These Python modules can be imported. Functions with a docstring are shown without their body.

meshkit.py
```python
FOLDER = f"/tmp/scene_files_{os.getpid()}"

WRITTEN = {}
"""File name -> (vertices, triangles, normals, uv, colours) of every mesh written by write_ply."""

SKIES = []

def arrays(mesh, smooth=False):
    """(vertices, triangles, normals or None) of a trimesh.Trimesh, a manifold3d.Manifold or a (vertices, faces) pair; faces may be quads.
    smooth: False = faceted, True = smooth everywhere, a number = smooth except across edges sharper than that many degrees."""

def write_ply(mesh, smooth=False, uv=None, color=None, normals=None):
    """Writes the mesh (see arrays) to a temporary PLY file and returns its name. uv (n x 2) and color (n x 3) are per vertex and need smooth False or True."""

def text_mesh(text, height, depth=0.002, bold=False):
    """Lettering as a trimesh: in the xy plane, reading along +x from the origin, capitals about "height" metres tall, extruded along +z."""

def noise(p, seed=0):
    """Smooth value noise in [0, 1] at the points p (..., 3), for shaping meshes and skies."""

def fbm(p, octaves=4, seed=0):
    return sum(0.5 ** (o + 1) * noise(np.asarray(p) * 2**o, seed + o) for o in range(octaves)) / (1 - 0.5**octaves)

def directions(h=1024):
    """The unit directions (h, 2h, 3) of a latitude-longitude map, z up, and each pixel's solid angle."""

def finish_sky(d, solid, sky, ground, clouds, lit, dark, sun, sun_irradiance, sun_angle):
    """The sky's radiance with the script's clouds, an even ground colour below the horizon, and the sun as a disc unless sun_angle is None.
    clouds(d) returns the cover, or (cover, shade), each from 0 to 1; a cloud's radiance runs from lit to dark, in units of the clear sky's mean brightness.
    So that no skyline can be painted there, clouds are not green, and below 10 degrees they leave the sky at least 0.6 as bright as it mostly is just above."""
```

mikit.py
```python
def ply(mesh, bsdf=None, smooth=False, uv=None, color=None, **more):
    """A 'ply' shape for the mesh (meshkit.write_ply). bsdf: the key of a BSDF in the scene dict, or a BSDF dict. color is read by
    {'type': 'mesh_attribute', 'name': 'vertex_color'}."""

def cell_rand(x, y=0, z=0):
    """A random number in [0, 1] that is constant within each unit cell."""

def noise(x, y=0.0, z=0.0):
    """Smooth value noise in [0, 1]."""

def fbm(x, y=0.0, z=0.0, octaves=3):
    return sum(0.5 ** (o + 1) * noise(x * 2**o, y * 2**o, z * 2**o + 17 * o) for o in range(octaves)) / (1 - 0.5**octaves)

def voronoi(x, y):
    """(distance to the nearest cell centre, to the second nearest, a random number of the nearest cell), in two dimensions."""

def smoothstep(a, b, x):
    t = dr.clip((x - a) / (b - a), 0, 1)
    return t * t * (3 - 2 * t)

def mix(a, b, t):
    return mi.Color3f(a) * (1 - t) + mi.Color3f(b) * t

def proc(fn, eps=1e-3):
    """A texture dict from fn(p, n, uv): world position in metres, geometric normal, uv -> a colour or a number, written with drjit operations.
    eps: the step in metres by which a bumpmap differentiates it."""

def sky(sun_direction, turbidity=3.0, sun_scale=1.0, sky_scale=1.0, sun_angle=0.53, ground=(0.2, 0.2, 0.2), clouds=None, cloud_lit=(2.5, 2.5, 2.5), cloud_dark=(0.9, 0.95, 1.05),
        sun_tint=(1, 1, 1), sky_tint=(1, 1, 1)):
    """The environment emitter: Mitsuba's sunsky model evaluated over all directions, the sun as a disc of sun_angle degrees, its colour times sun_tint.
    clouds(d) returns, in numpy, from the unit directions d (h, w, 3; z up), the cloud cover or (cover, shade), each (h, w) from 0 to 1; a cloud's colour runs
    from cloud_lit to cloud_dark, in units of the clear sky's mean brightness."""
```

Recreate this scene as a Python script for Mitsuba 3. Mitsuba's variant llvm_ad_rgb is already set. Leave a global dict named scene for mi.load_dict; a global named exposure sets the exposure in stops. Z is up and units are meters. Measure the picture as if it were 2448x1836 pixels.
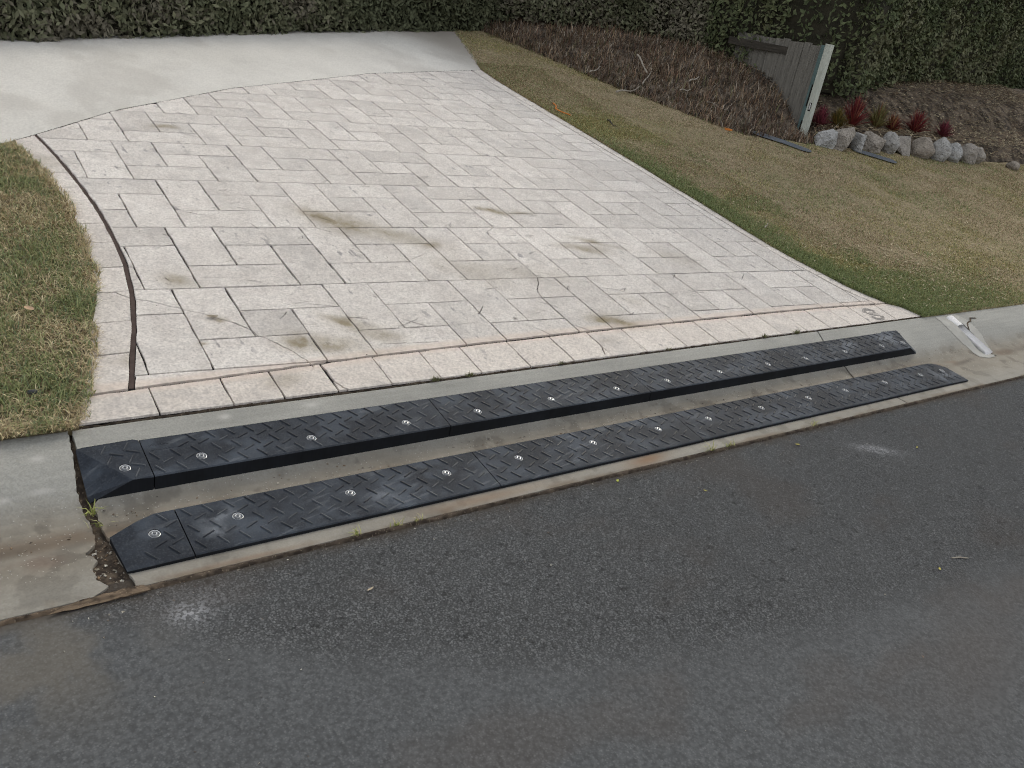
import math, random
import numpy as np
import trimesh
import manifold3d as m3
import shapely
from shapely.geometry import Polygon, LineString, Point, box, MultiPolygon
from shapely.ops import unary_union
import drjit as dr
import mitsuba as mi
import mikit, meshkit
from mikit import noise, fbm, voronoi, cell_rand, smoothstep, mix

scene, labels = {"type": "scene"}, {}
T = mi.ScalarTransform4f
C3 = mi.Color3f
rng = np.random.default_rng(7)
random.seed(7)

# ------------------------------------------------------------------ camera, sky, exposure
cam = np.array([-0.7335, -2.3971, 1.7353])
fwd = np.array([0.58612, 0.70070, -0.40680])
upv = np.array([0.11457, 0.42536, 0.89774])
scene["camera"] = {"type": "perspective", "fov": 61.5, "fov_axis": "x", "near_clip": 0.05, "far_clip": 900.0,
                   "to_world": T().look_at(origin=cam.tolist(), target=(cam + fwd).tolist(), up=upv.tolist())}
scene["sky"] = mikit.sky((0.62, 0.46, 0.62), turbidity=3, sun_scale=0.30, sun_angle=18, sky_scale=0.75, sun_tint=(0.86, 0.96, 1.12),
                         clouds=lambda d: 1.0, cloud_lit=(2.45, 2.50, 2.60))
exposure = 2.2

# ------------------------------------------------------------------ helpers
def num(base):
    if base not in scene and base not in labels:
        return base
    k = 1
    while f"{base}_{k:03d}" in scene or f"{base}_{k:03d}" in labels:
        k += 1
    return f"{base}_{k:03d}"

counters = {}
def part(parent, name, shape):
    base = parent + "__" + name
    c = counters.get(base, 0)
    counters[base] = c + 1
    key = base if c == 0 else f"{base}_{c:03d}"
    scene[key] = shape
    return key

def thing(name, label, category, group=None, shape=None, kind=None):
    key = num(name)
    labels[key] = {"label": label}
    if category: labels[key]["category"] = category
    if group: labels[key]["group"] = group
    if kind: labels[key]["kind"] = kind
    if shape is not None: scene[key] = shape
    return key

def moved(shape, t):
    return {**shape, "to_world": t}

def mesh(v, f):
    return (np.asarray(v, float), np.asarray(f, int))

def cat(ms):
    vs, fs, o = [], [], 0
    for v, f in ms:
        vs.append(np.asarray(v, float)); fs.append(np.asarray(f, int) + o); o += len(v)
    return np.vstack(vs), np.vstack(fs)

def grid(X, Y, Z, flip=False):
    """structured grid (n, m) of points -> mesh"""
    n, m = X.shape
    v = np.stack([X, Y, Z], -1).reshape(-1, 3)
    i, j = np.meshgrid(np.arange(n - 1), np.arange(m - 1), indexing="ij")
    a, b, c, d = i * m + j, i * m + j + 1, (i + 1) * m + j + 1, (i + 1) * m + j
    f = np.concatenate([np.stack([a, d, c], -1).reshape(-1, 3), np.stack([a, c, b], -1).reshape(-1, 3)])
    return (v, f[:, ::-1] if flip else f)

def polys(g):
    if g.is_empty: return []
    if g.geom_type == "Polygon": return [g]
    return [p for p in g.geoms if p.geom_type == "Polygon" and p.area > 2e-5]

def tube(points, r, sides=6):
    p = np.asarray(points, float)
    r = np.broadcast_to(r, (len(p),))
    t = np.gradient(p, axis=0); t /= np.linalg.norm(t, axis=1, keepdims=True) + 1e-12
    a = np.cross(t, np.where(np.abs(t[:, 2:]) < 0.9, [0, 0, 1.0], [1.0, 0, 0])); a /= np.linalg.norm(a, axis=1, keepdims=True)
    b = np.cross(t, a)
    g = np.arange(sides) * 2 * np.pi / sides
    v = p[:, None] + r[:, None, None] * (np.cos(g)[None, :, None] * a[:, None] + np.sin(g)[None, :, None] * b[:, None])
    n = len(p)
    i, j = np.meshgrid(np.arange(n - 1), np.arange(sides), indexing="ij")
    q = np.stack([i * sides + j, i * sides + (j + 1) % sides, (i + 1) * sides + (j + 1) % sides, (i + 1) * sides + j], -1).reshape(-1, 4)
    f = np.vstack([q[:, [0, 1, 2]], q[:, [0, 2, 3]]])
    v = v.reshape(-1, 3)
    caps = [[0, k + 1, k] for k in range(1, sides - 1)] + [[(n - 1) * sides, (n - 1) * sides + k, (n - 1) * sides + k + 1] for k in range(1, sides - 1)]
    return v, np.vstack([f, caps])

def hull(points):
    m = m3.Manifold.hull_points(np.asarray(points, np.float32)) if hasattr(m3.Manifold, "hull_points") else None
    return m

def man(m):
    mm = m.to_mesh()
    return np.array(mm.vert_properties[:, :3], float), np.array(mm.tri_verts, int)

def boxm(c, s, rot=None):
    b = trimesh.creation.box(extents=s)
    v = np.array(b.vertices)
    if rot is not None: v = v @ np.asarray(rot).T
    return v + np.asarray(c), np.array(b.faces)

def rotz(a):
    c, s = math.cos(a), math.sin(a)
    return np.array([[c, -s, 0], [s, c, 0], [0, 0, 1.0]])

# ------------------------------------------------------------------ the lie of the land
def surf(x, y):
    v = np.asarray(y) - 0.78
    x = np.asarray(x)
    return 0.135 + 0.1116 * v + 0.008 * np.clip(x, -4, 14) * v - 0.0056 * v * v * np.where(v > 0, 1, 0)

_ly = [0.545, 0.72, 0.90, 1.26, 1.51, 1.70, 2.12, 2.55, 3.04, 3.60, 4.5]
_lx = [-0.20, -0.15, -0.09, 0.0, 0.07, 0.11, 0.15, 0.17, 0.16, 0.08, -0.2]
left_edge = lambda y: np.interp(y, _ly, _lx)
_gy = [0.75, 1.05, 1.25, 1.45, 1.60, 1.83, 2.08, 2.32, 2.58, 2.83, 3.09, 3.41, 3.82, 4.4]
_gx = [0.03, 0.11, 0.165, 0.21, 0.238, 0.27, 0.288, 0.298, 0.300, 0.293, 0.280, 0.262, 0.22, 0.12]
left_groove = lambda y: np.interp(y, _gy, _gx)
_ry = [0.545, 0.70, 0.76, 1.02, 1.27, 1.48, 1.72, 2.0, 2.96, 3.31, 3.76, 4.32, 4.88, 5.47, 6.04, 6.67, 8.2, 9.2]
_rx = [5.52, 5.45, 5.36, 5.215, 5.165, 5.125, 5.10, 5.10, 5.13, 5.155, 5.175, 5.21, 5.245, 5.29, 5.345, 5.46, 6.15, 6.6]
right_edge = lambda y: np.interp(y, _ry, _rx)
right_groove = lambda y: right_edge(y) - np.interp(y, [0.7, 1.2, 3, 6.5], [0.13, 0.10, 0.085, 0.15])
_fx = [-0.6, -0.15, 0.09, 0.37, 0.58, 0.81, 1.07, 1.32, 1.84, 2.39, 2.97, 3.53, 4.11, 4.6, 5.18, 5.6]
_fy = [0.72, 0.728, 0.742, 0.754, 0.764, 0.776, 0.788, 0.794, 0.800, 0.806, 0.806, 0.806, 0.802, 0.795, 0.772, 0.76]
front_groove = lambda x: np.interp(x, _fx, _fy)
_ax = [-6, -0.01, 0.22, 0.84, 1.97, 3.74, 5.51, 7]
_ay = [0.9, 3.60, 3.82, 4.46, 5.29, 6.18, 6.68, 6.95]
arc = lambda x: np.interp(x, _ax, _ay)
_my = [4.0, 4.27, 4.32, 4.69, 5.17, 5.68, 6.14, 6.98, 9, 14]
_mx = [8.75, 8.20, 7.94, 7.67, 7.50, 7.35, 7.19, 7.16, 7.1, 7.0]
mulch_x = lambda y: np.interp(y, _my, _mx)
rock_y = lambda x: np.interp(x, [8.3, 8.8, 9.4, 10.0, 10.5, 11.2, 12.2, 30], [4.35, 4.17, 4.08, 4.02, 3.98, 3.80, 3.74, 3.0])
sstep = lambda a, b, x: (lambda t: t * t * (3 - 2 * t))(np.clip((np.asarray(x) - a) / (b - a), 0, 1))

def land(x, y):
    x, y = np.asarray(x, float), np.asarray(y, float)
    z = surf(x, y)
    bed = 0.13 * sstep(0.02, 0.25, y - rock_y(x)) * sstep(8.95, 9.1, x)
    bank = 0.28 * np.clip(x - mulch_x(y), 0, 1.6) * sstep(4.3, 5.3, y)
    return z + np.maximum(bed, bank)

# kerb profile (y, z)
PY = np.array([-0.205, -0.2, -0.14, -0.05, 0.05, 0.12, 0.16, 0.20, 0.24, 0.28, 0.32, 0.36, 0.40, 0.44, 0.50, 0.535, 0.547])
PZ = np.array([-0.066, -0.055, -0.0485, -0.0470, -0.0455, -0.0425, -0.035, -0.020, 0.0, 0.0205, 0.040, 0.0565, 0.069, 0.078, 0.090, 0.096, 0.093])
kerb_z = lambda y: np.interp(y, PY, PZ)

# ------------------------------------------------------------------ materials
def bs(key, fn, rough=0.9, bump=None, bscale=1.0, spec=0.3, eps=1e-3, **kw):
    b = {"type": "principled", "base_color": mikit.proc(fn) if callable(fn) else fn, "roughness": rough, "specular": spec, **kw}
    if bump is not None:
        b = {"type": "bumpmap", "arbitrary": mikit.proc(bump, eps), "scale": bscale, "bsdf": b}
    scene[key] = {"type": "twosided", "bsdf": b}
    return key
rgb = lambda *c: {"type": "rgb", "value": list(c)}

def blob(p, x, y, rx, ry, a=0.0):
    c, s = math.cos(a), math.sin(a)
    dx, dy = p.x - x, p.y - y
    u, v = (dx * c + dy * s) / rx, (-dx * s + dy * c) / ry
    return dr.exp(-(u * u + v * v))

# asphalt
AR = [float(a) for a in np.polyfit([-0.38, 0.1, 0.55, 0.96, 1.65, 3.12], [-0.2, -0.58, -0.87, -1.04, -1.23, -1.38], 3)]
def asphalt_smooth(p):
    x = dr.clip(p.x, -0.7, 3.6)
    ya = ((AR[0] * x + AR[1]) * x + AR[2]) * x + AR[3]
    return smoothstep(-0.10, 0.14, ya - p.y + 0.10 * (fbm(p.x * 6, p.y * 6, 0.0, 4) - 0.5))
def asphalt(p, n, uv):
    d1, d2, w = voronoi(p.x * 150, p.y * 150)
    e1, e2, w2 = voronoi(p.x * 260 + 7, p.y * 260)
    s = asphalt_smooth(p)
    big = fbm(p.x * 1.3, p.y * 1.3, 3.0, 4)
    stone = smoothstep(0.62, 0.25, d1)
    t = stone * (0.12 + 0.88 * w * w) * (1 - 0.45 * s)
    c = mix(C3(0.044, 0.0462, 0.0482), C3(0.176, 0.184, 0.191), t)
    b1, b2, bw = voronoi(p.x * 78 + 3, p.y * 78)
    bst = smoothstep(0.42, 0.25, b1) * smoothstep(0.62, 0.70, bw) * (1 - 0.7 * s)
    c = mix(c, mix(C3(0.060, 0.063, 0.066), C3(0.185, 0.190, 0.195), cell_rand(bw * 977.0)), 0.8 * bst)
    c = mix(c, C3(0.016, 0.017, 0.018), 0.65 * smoothstep(0.80, 0.92, noise(p.x * 62 + 9, p.y * 62)) * (1 - 0.7 * s))
    c = mix(c, C3(0.20, 0.205, 0.21), smoothstep(0.965, 0.985, w) * stone * 0.6 * (1 - 0.7 * s))
    c = mix(c, C3(0.14, 0.14, 0.14), smoothstep(0.9, 0.97, w2) * smoothstep(0.5, 0.2, e1) * 0.5 * (1 - 0.6 * s))
    c = mix(c, C3(0.104, 0.111, 0.118), s * 0.5)
    c *= (0.93 + 0.15 * big) * (0.74 + 0.52 * noise(p.x * 110, p.y * 110, 2.0)) * (0.93 + 0.14 * fbm(p.x * 16, p.y * 16, 5.0, 3))
    c = mix(c, C3(0.075, 0.058, 0.047), 0.24 * smoothstep(0.55, 0.75, fbm(p.x * 2.1 + 5, p.y * 3.3, 1.0, 4)))
    c = mix(c, C3(0.15, 0.135, 0.11), 0.5 * dr.minimum(1, 1.3 * blob(p, -0.55, -0.36, 0.30, 0.20, -0.5)) * smoothstep(0.25, 0.6, fbm(p.x * 7, p.y * 7, 0, 4)))
    c = mix(c, C3(0.07, 0.075, 0.03), 0.7 * blob(p, 3.35, -1.52, 0.25, 0.13, 0.4))
    c = mix(c, C3(0.085, 0.072, 0.064), 0.35 * blob(p, 2.2, -1.62, 0.5, 0.15, 0.2))
    spk = smoothstep(0.45, 0.7, noise(p.x * 150, p.y * 150)) * 0.8 + 0.2
    c = mix(c, C3(0.45, 0.46, 0.49), 0.5 * spk * (blob(p, -0.085, -0.37, 0.05, 0.045) + 0.25 * blob(p, -0.05, -0.34, 0.14, 0.09)))
    c = mix(c, C3(0.45, 0.46, 0.49), 0.6 * spk * blob(p, 3.34, -0.50, 0.13, 0.04, -0.6))
    edge = smoothstep(-0.29, -0.2, p.y + 0.05 * (noise(p.x * 14, p.y * 14) - 0.5)) * smoothstep(-0.36, -0.2, p.y)
    c = mix(c, C3(0.055, 0.042, 0.03), 0.75 * edge)
    return c
def asphalt_bump(p, n, uv):
    d1, d2, w = voronoi(p.x * 150, p.y * 150)
    return smoothstep(0.65, 0.2, d1) * (0.3 + w) * (1 - 0.5 * asphalt_smooth(p))
bs("m_asphalt", asphalt, 0.95, asphalt_bump, 0.0030, 0.3)

# stamped concrete
STAINS = [(1.66, 2.30, 0.19, 0.12, -0.75, 0.62), (1.95, 2.03, 0.24, 0.10, -0.7, 0.42), (2.70, 0.875, 0.16, 0.075, -0.4, 0.5), (0.80, 0.955, 0.085, 0.075, -0.3, 0.6), (1.12, 1.07, 0.13, 0.075, -0.7, 0.5), (2.86, 2.44, 0.10, 0.06, -0.5, 0.5), (3.25, 1.79, 0.14, 0.065, -0.45, 0.4), (1.53, 2.36, 0.179, 0.085, -1.0, 0.85), (1.63, 2.27, 0.21, 0.132, -0.75, 0.75), (1.85, 2.09, 0.294, 0.093, -0.72, 0.5), (2.04, 1.93, 0.095, 0.046, -0.2, 0.7), (2.84, 2.45, 0.126, 0.046, -0.55, 0.8), (3.05, 2.4, 0.105, 0.046, -0.1, 0.55), (3.17, 1.8, 0.147, 0.054, -0.45, 0.65), (3.33, 1.9, 0.116, 0.046, -0.7, 0.65), (3.48, 1.8, 0.084, 0.046, -0.5, 0.35), (0.79, 0.965, 0.079, 0.085, -0.5, 0.9), (0.95, 0.92, 0.179, 0.078, -0.3, 0.55), (1.08, 1.11, 0.089, 0.054, -0.8, 0.85), (1.2, 0.99, 0.126, 0.078, -0.7, 0.5), (2.59, 0.9, 0.095, 0.046, -0.5, 0.9), (2.7, 0.865, 0.147, 0.062, -0.35, 0.8), (0.46, 1.643, 0.058, 0.078, 0, 0.6), (1.08, 4.08, 0.084, 0.046, -0.1, 0.8), (0.05, 0.965, 0.053, 0.046, 0, 0.35), (2.12, 1.58, 0.263, 0.143, -0.7, 0.28), (2.5, 1.5, 0.263, 0.132, -0.4, 0.2), (0.5, 1.235, 0.037, 0.028, -0.4, 0.7), (0.37, 1.05, 0.021, 0.022, -0.4, 0.7), (0.62, 0.68, 0.095, 0.046, 0, 0.35), (2.45, 0.7, 0.074, 0.031, 0, 0.3), (0.2, 3.3, 0.105, 0.078, -0.9, 0.3), (3.9, 1.6, 0.158, 0.093, -0.5, 0.22), (3.0, 1.1, 0.126, 0.078, -0.5, 0.22)]
def paver(p, n, uv):
    k = uv.x
    f1 = fbm(p.x * 3.2, p.y * 3.2, k * 7, 5)
    f2 = fbm(p.x * 15, p.y * 15, k * 13, 4)
    c = mix(C3(0.475, 0.447, 0.42), C3(0.575, 0.55, 0.52), smoothstep(0.25, 0.75, 0.45 * f1 + 0.55 * f2))
    c *= 0.91 + 0.17 * k
    c = mix(c, C3(0.605, 0.545, 0.485), 0.5 * uv.y * (0.5 + 0.5 * f2))
    grit = noise(p.x * 170, p.y * 170)
    g2 = noise(p.x * 90, p.y * 90, 5.0)
    c *= 0.70 + 0.60 * (0.6 * grit + 0.4 * g2)
    c = mix(c, C3(0.18, 0.175, 0.18), 0.75 * smoothstep(0.66, 0.80, fbm(p.x * 38, p.y * 15, k * 31, 3)) * smoothstep(0.45, 0.65, f1))
    c = mix(c, C3(0.3, 0.29, 0.285), 0.26 * smoothstep(0.55, 0.75, fbm(p.x * 6 + 9, p.y * 4, 2.0 + k * 3, 4)))
    s = mi.Float(0)
    wob = fbm(p.x * 9, p.y * 9, 4.0, 4)
    q = mi.Point3f(p.x + 0.10 * (wob - 0.5), p.y + 0.10 * (fbm(p.x * 9, p.y * 9, 9.0, 4) - 0.5), p.z)
    for (x, y, rx, ry, a, m) in STAINS:
        s = dr.maximum(s, m * blob(q, x, y, rx, ry, a))
    s = s * (0.55 + 0.9 * fbm(p.x * 30, p.y * 30, 1.0, 4)) + 0.30 * s * (g2 - 0.5)
    fg = 0.742 + 0.060 * smoothstep(0.0, 1.7, p.x) - 0.03 * smoothstep(4.1, 5.3, p.x)
    c = mix(c, C3(0.60, 0.50, 0.43), 0.55 * smoothstep(0.065, 0.02, dr.abs(p.y - fg - 0.01)))
    c = mix(c, C3(0.36, 0.33, 0.30), 0.35 * smoothstep(0.5, 0.7, fbm(p.x * 45, p.y * 20, 7.0, 3)) * smoothstep(0.05, 0.0, dr.abs(p.y - fg - 0.01)))
    c = mix(c, C3(0.185, 0.15, 0.085), dr.clip(1.0 * s, 0, 0.85))
    return c
def paver_bump(p, n, uv):
    k = uv.x
    return 0.7 * fbm(p.x * 22, p.y * 14, k * 31, 3) + 0.3 * noise(p.x * 250, p.y * 250)
bs("m_paver", paver, 0.85, paver_bump, 0.004, 0.3)
def groove(p, n, uv):
    return mix(C3(0.016, 0.015, 0.015), C3(0.042, 0.038, 0.036), fbm(p.x * 30, p.y * 30, 0, 3))
bs("m_groove", groove, 0.95)
def saw_joint(p, n, uv):
    return mix(C3(0.040, 0.027, 0.024), C3(0.085, 0.062, 0.055), fbm(p.x * 40, p.y * 40, 0, 3))
bs("m_sawjoint", saw_joint, 0.9)
def pad(p, n, uv):
    f = fbm(p.x * 1.4, p.y * 1.4, 3.0, 4)
    c = mix(C3(0.47, 0.46, 0.43), C3(0.56, 0.55, 0.52), f)
    c *= 0.90 + 0.20 * noise(p.x * 110, p.y * 110)
    c *= 0.93 + 0.14 * fbm(p.x * 5, p.y * 2.2, 8.0, 4)
    c = mix(c, C3(0.30, 0.28, 0.25), 0.28 * smoothstep(0.55, 0.75, fbm(p.x * 2.2, p.y * 1.1, 11.0, 4)))
    c = mix(c, C3(0.17, 0.15, 0.125), 0.75 * smoothstep(5.2, 6.4, p.x * 1.0 + 0.10 * (p.y - 6.5) + 0.5 * f) )
    return c
bs("m_pad", pad, 0.9)

# kerb concrete
def kerb(p, n, uv):
    f = fbm(p.x * 3.0, p.y * 6, 0.0, 5)
    k1, k2, k3 = voronoi(p.x * 150, p.y * 150)
    c = mix(C3(0.235, 0.237, 0.222), C3(0.335, 0.335, 0.312), f)
    c *= 0.87 + 0.26 * noise(p.x * 230, p.y * 230, 1.0)
    c *= 0.94 + 0.12 * noise(p.x * 4, p.y * 90)
    wob = 0.06 * (fbm(p.x * 5, p.y * 5, 8.0, 4) - 0.5)
    y = p.y + wob
    gut = smoothstep(0.30, 0.16, y) * (1 - 0.35 * smoothstep(0.0, -0.16, y))
    c = mix(c, mix(C3(0.135, 0.116, 0.088), C3(0.27, 0.24, 0.195), fbm(p.x * 11, p.y * 13, 2.0, 4)), 0.72 * gut)
    rust = smoothstep(0.16, 0.10, y) * smoothstep(0.04, 0.09, y)
    c = mix(c, C3(0.15, 0.095, 0.055), 0.55 * rust * smoothstep(0.3, 0.6, fbm(p.x * 4, p.y * 9, 5.0, 3)))
    dirt = smoothstep(0.56, 0.70, fbm(p.x * 13, p.y * 13, 3.0, 4)) * gut
    c = mix(c, C3(0.07, 0.062, 0.052), 0.4 * dirt)
    rs = blob(p, -0.40, 0.005, .055, .035, .2) + 0.5 * blob(p, -0.46, 0.02, .07, .02, .2)
    c = mix(c, C3(0.135, 0.088, 0.066), 0.55 * dr.minimum(rs, 1) * smoothstep(0.25, 0.6, fbm(p.x * 16, p.y * 22, 4.0, 4)))
    c = mix(c, C3(0.085, 0.077, 0.066), 0.55 * blob(p, -0.50, 0.085, 0.26, 0.03, .05) + .45 * blob(p, -0.33, 0.05, 0.06, 0.022, 0.3))
    c = mix(c, C3(0.20, 0.115, 0.06), 0.75 * (blob(p, 2.00, -0.165, .13, .04, .1) + 0.6 * blob(p, 1.1, -0.17, .3, .03) + .6 * blob(p, 0.15, -0.19, .22, .014)))
    edge = smoothstep(-0.170, -0.20, y)
    c = mix(c, C3(0.13, 0.09, 0.055), 0.55 * edge * smoothstep(0.35, 0.6, fbm(p.x * 6, 1.0, 0.0, 3)))
    c = mix(c, C3(0.10, 0.085, 0.07), 0.7 * (blob(p, 5.35, 0.08, .16, .02, .1) + 0.8 * blob(p, 6.2, 0.10, .5, .035)))
    c = mix(c, C3(0.5, 0.5, 0.47), 0.6 * smoothstep(0.94, 0.97, k3) * smoothstep(0.35, 0.15, k1) * smoothstep(0.24, 0.12, dr.abs(p.y - 0.1)))
    sp = blob(p, -0.35, 0.42, .025, .014) + blob(p, -0.36, 0.29, .035, .01) + blob(p, .305, .50, .022, .018) + blob(p, .66, .50, .03, .015) + blob(p, -.47, .28, .02, .01)
    c = mix(c, C3(0.48, 0.47, 0.45), 0.6 * sp)
    return c
def kerb_bump(p, n, uv):
    return noise(p.x * 230, p.y * 230, 1.0) * 0.4 + fbm(p.x * 30, p.y * 60, 3.0, 3)
bs("m_kerb", kerb, 0.9, kerb_bump, 0.003, 0.3)
def mortar(p, n, uv):
    return mix(C3(0.29, 0.29, 0.272), C3(0.40, 0.397, 0.37), fbm(p.x * 25, p.y * 25, 0, 4))
bs("m_mortar", mortar, 0.95)
def dirt_fn(p, n, uv):
    f = fbm(p.x * 45, p.y * 45, p.z * 45, 4)
    c = mix(C3(0.028, 0.021, 0.016), C3(0.10, 0.078, 0.058), smoothstep(0.3, 0.75, f))
    k1, k2, k3 = voronoi(p.x * 170, p.y * 170)
    c = mix(c, C3(0.26, 0.21, 0.155), 0.7 * smoothstep(0.9, 0.95, k3) * smoothstep(0.4, 0.2, k1))
    c = mix(c, C3(0.21, 0.155, 0.105), 0.5 * smoothstep(-0.165, -0.20, p.y + 0.3 * (p.x + 0.25) ) * smoothstep(0.25, .55, f))
    return c
bs("m_dirt", dirt_fn, 0.95, lambda p, n, uv: fbm(p.x * 60, p.y * 60, 0.0, 4), 0.008)

# rubber
def rubber(p, n, uv):
    f = fbm(p.x * 5, p.y * 9, p.z * 5, 4)
    g = fbm(p.x * 22, p.y * 22, p.z * 9, 4)
    c = mix(C3(0.0195, 0.024, 0.0325), C3(0.041, 0.051, 0.067), smoothstep(0.35, 0.75, 0.6 * f + 0.4 * g))
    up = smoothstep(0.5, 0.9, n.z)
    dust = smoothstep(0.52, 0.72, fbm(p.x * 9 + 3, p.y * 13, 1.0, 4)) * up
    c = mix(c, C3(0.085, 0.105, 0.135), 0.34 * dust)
    c = mix(C3(0.007, 0.0075, 0.0085), c, 0.2 + 0.8 * up)  # steep faces go near black: shade of the front put into the colour
    scf = smoothstep(0.60, 0.75, fbm(p.x * 4 + p.y * 16, p.y * 70 - p.x * 20, 3.0, 4)) * smoothstep(0.42, 0.62, f)
    c = mix(c, C3(0.15, 0.165, 0.185), 0.35 * scf * up)
    c = mix(c, C3(0.085, 0.092, 0.10), 0.22 * smoothstep(0.6, 0.85, noise(p.x * 240, p.y * 240, 3.0)) * up)
    sm = blob(p, 0.12, 0.02, .06, .03, .5) + blob(p, .10, -.05, .04, .03) + 0.8 * blob(p, .72, -.06, .05, .04) + .7 * blob(p, 4.3, .36, .12, .05) + blob(p, 4.75, .35, .12, .06) + .8 * blob(p, 4.85, -.03, .12, .06)
    c = mix(c, C3(0.24, 0.265, 0.30), 0.55 * sm * up * smoothstep(0.35, 0.65, g))
    c *= 0.88 + 0.24 * noise(p.x * 260, p.y * 260)
    return c
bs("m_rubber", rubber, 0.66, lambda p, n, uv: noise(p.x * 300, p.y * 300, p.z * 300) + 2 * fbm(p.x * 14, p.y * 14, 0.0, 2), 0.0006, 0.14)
bs("m_rubber_bar", lambda p, n, uv: mix(C3(0.022, 0.026, 0.033), C3(0.085, 0.095, 0.108), smoothstep(0.35, 0.75, fbm(p.x * 8, p.y * 8, 0, 3))), 0.5, spec=0.28)
scene["m_zinc"] = {"type": "twosided", "bsdf": {"type": "principled", "base_color": mikit.proc(lambda p, n, uv: mix(C3(0.55, 0.565, 0.58), C3(0.78, 0.80, 0.82), fbm(p.x * 160, p.y * 160, 0, 2))), "metallic": 0.75, "roughness": 0.38}}
scene["m_zinc_dull"] = {"type": "twosided", "bsdf": {"type": "principled", "base_color": rgb(0.16, 0.17, 0.185), "metallic": 0.4, "roughness": 0.55}}

scene["m_vcol"] = {"type": "twosided", "bsdf": {"type": "principled", "base_color": {"type": "mesh_attribute", "name": "vertex_color"}, "roughness": 0.75, "specular": 0.25}}

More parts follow.
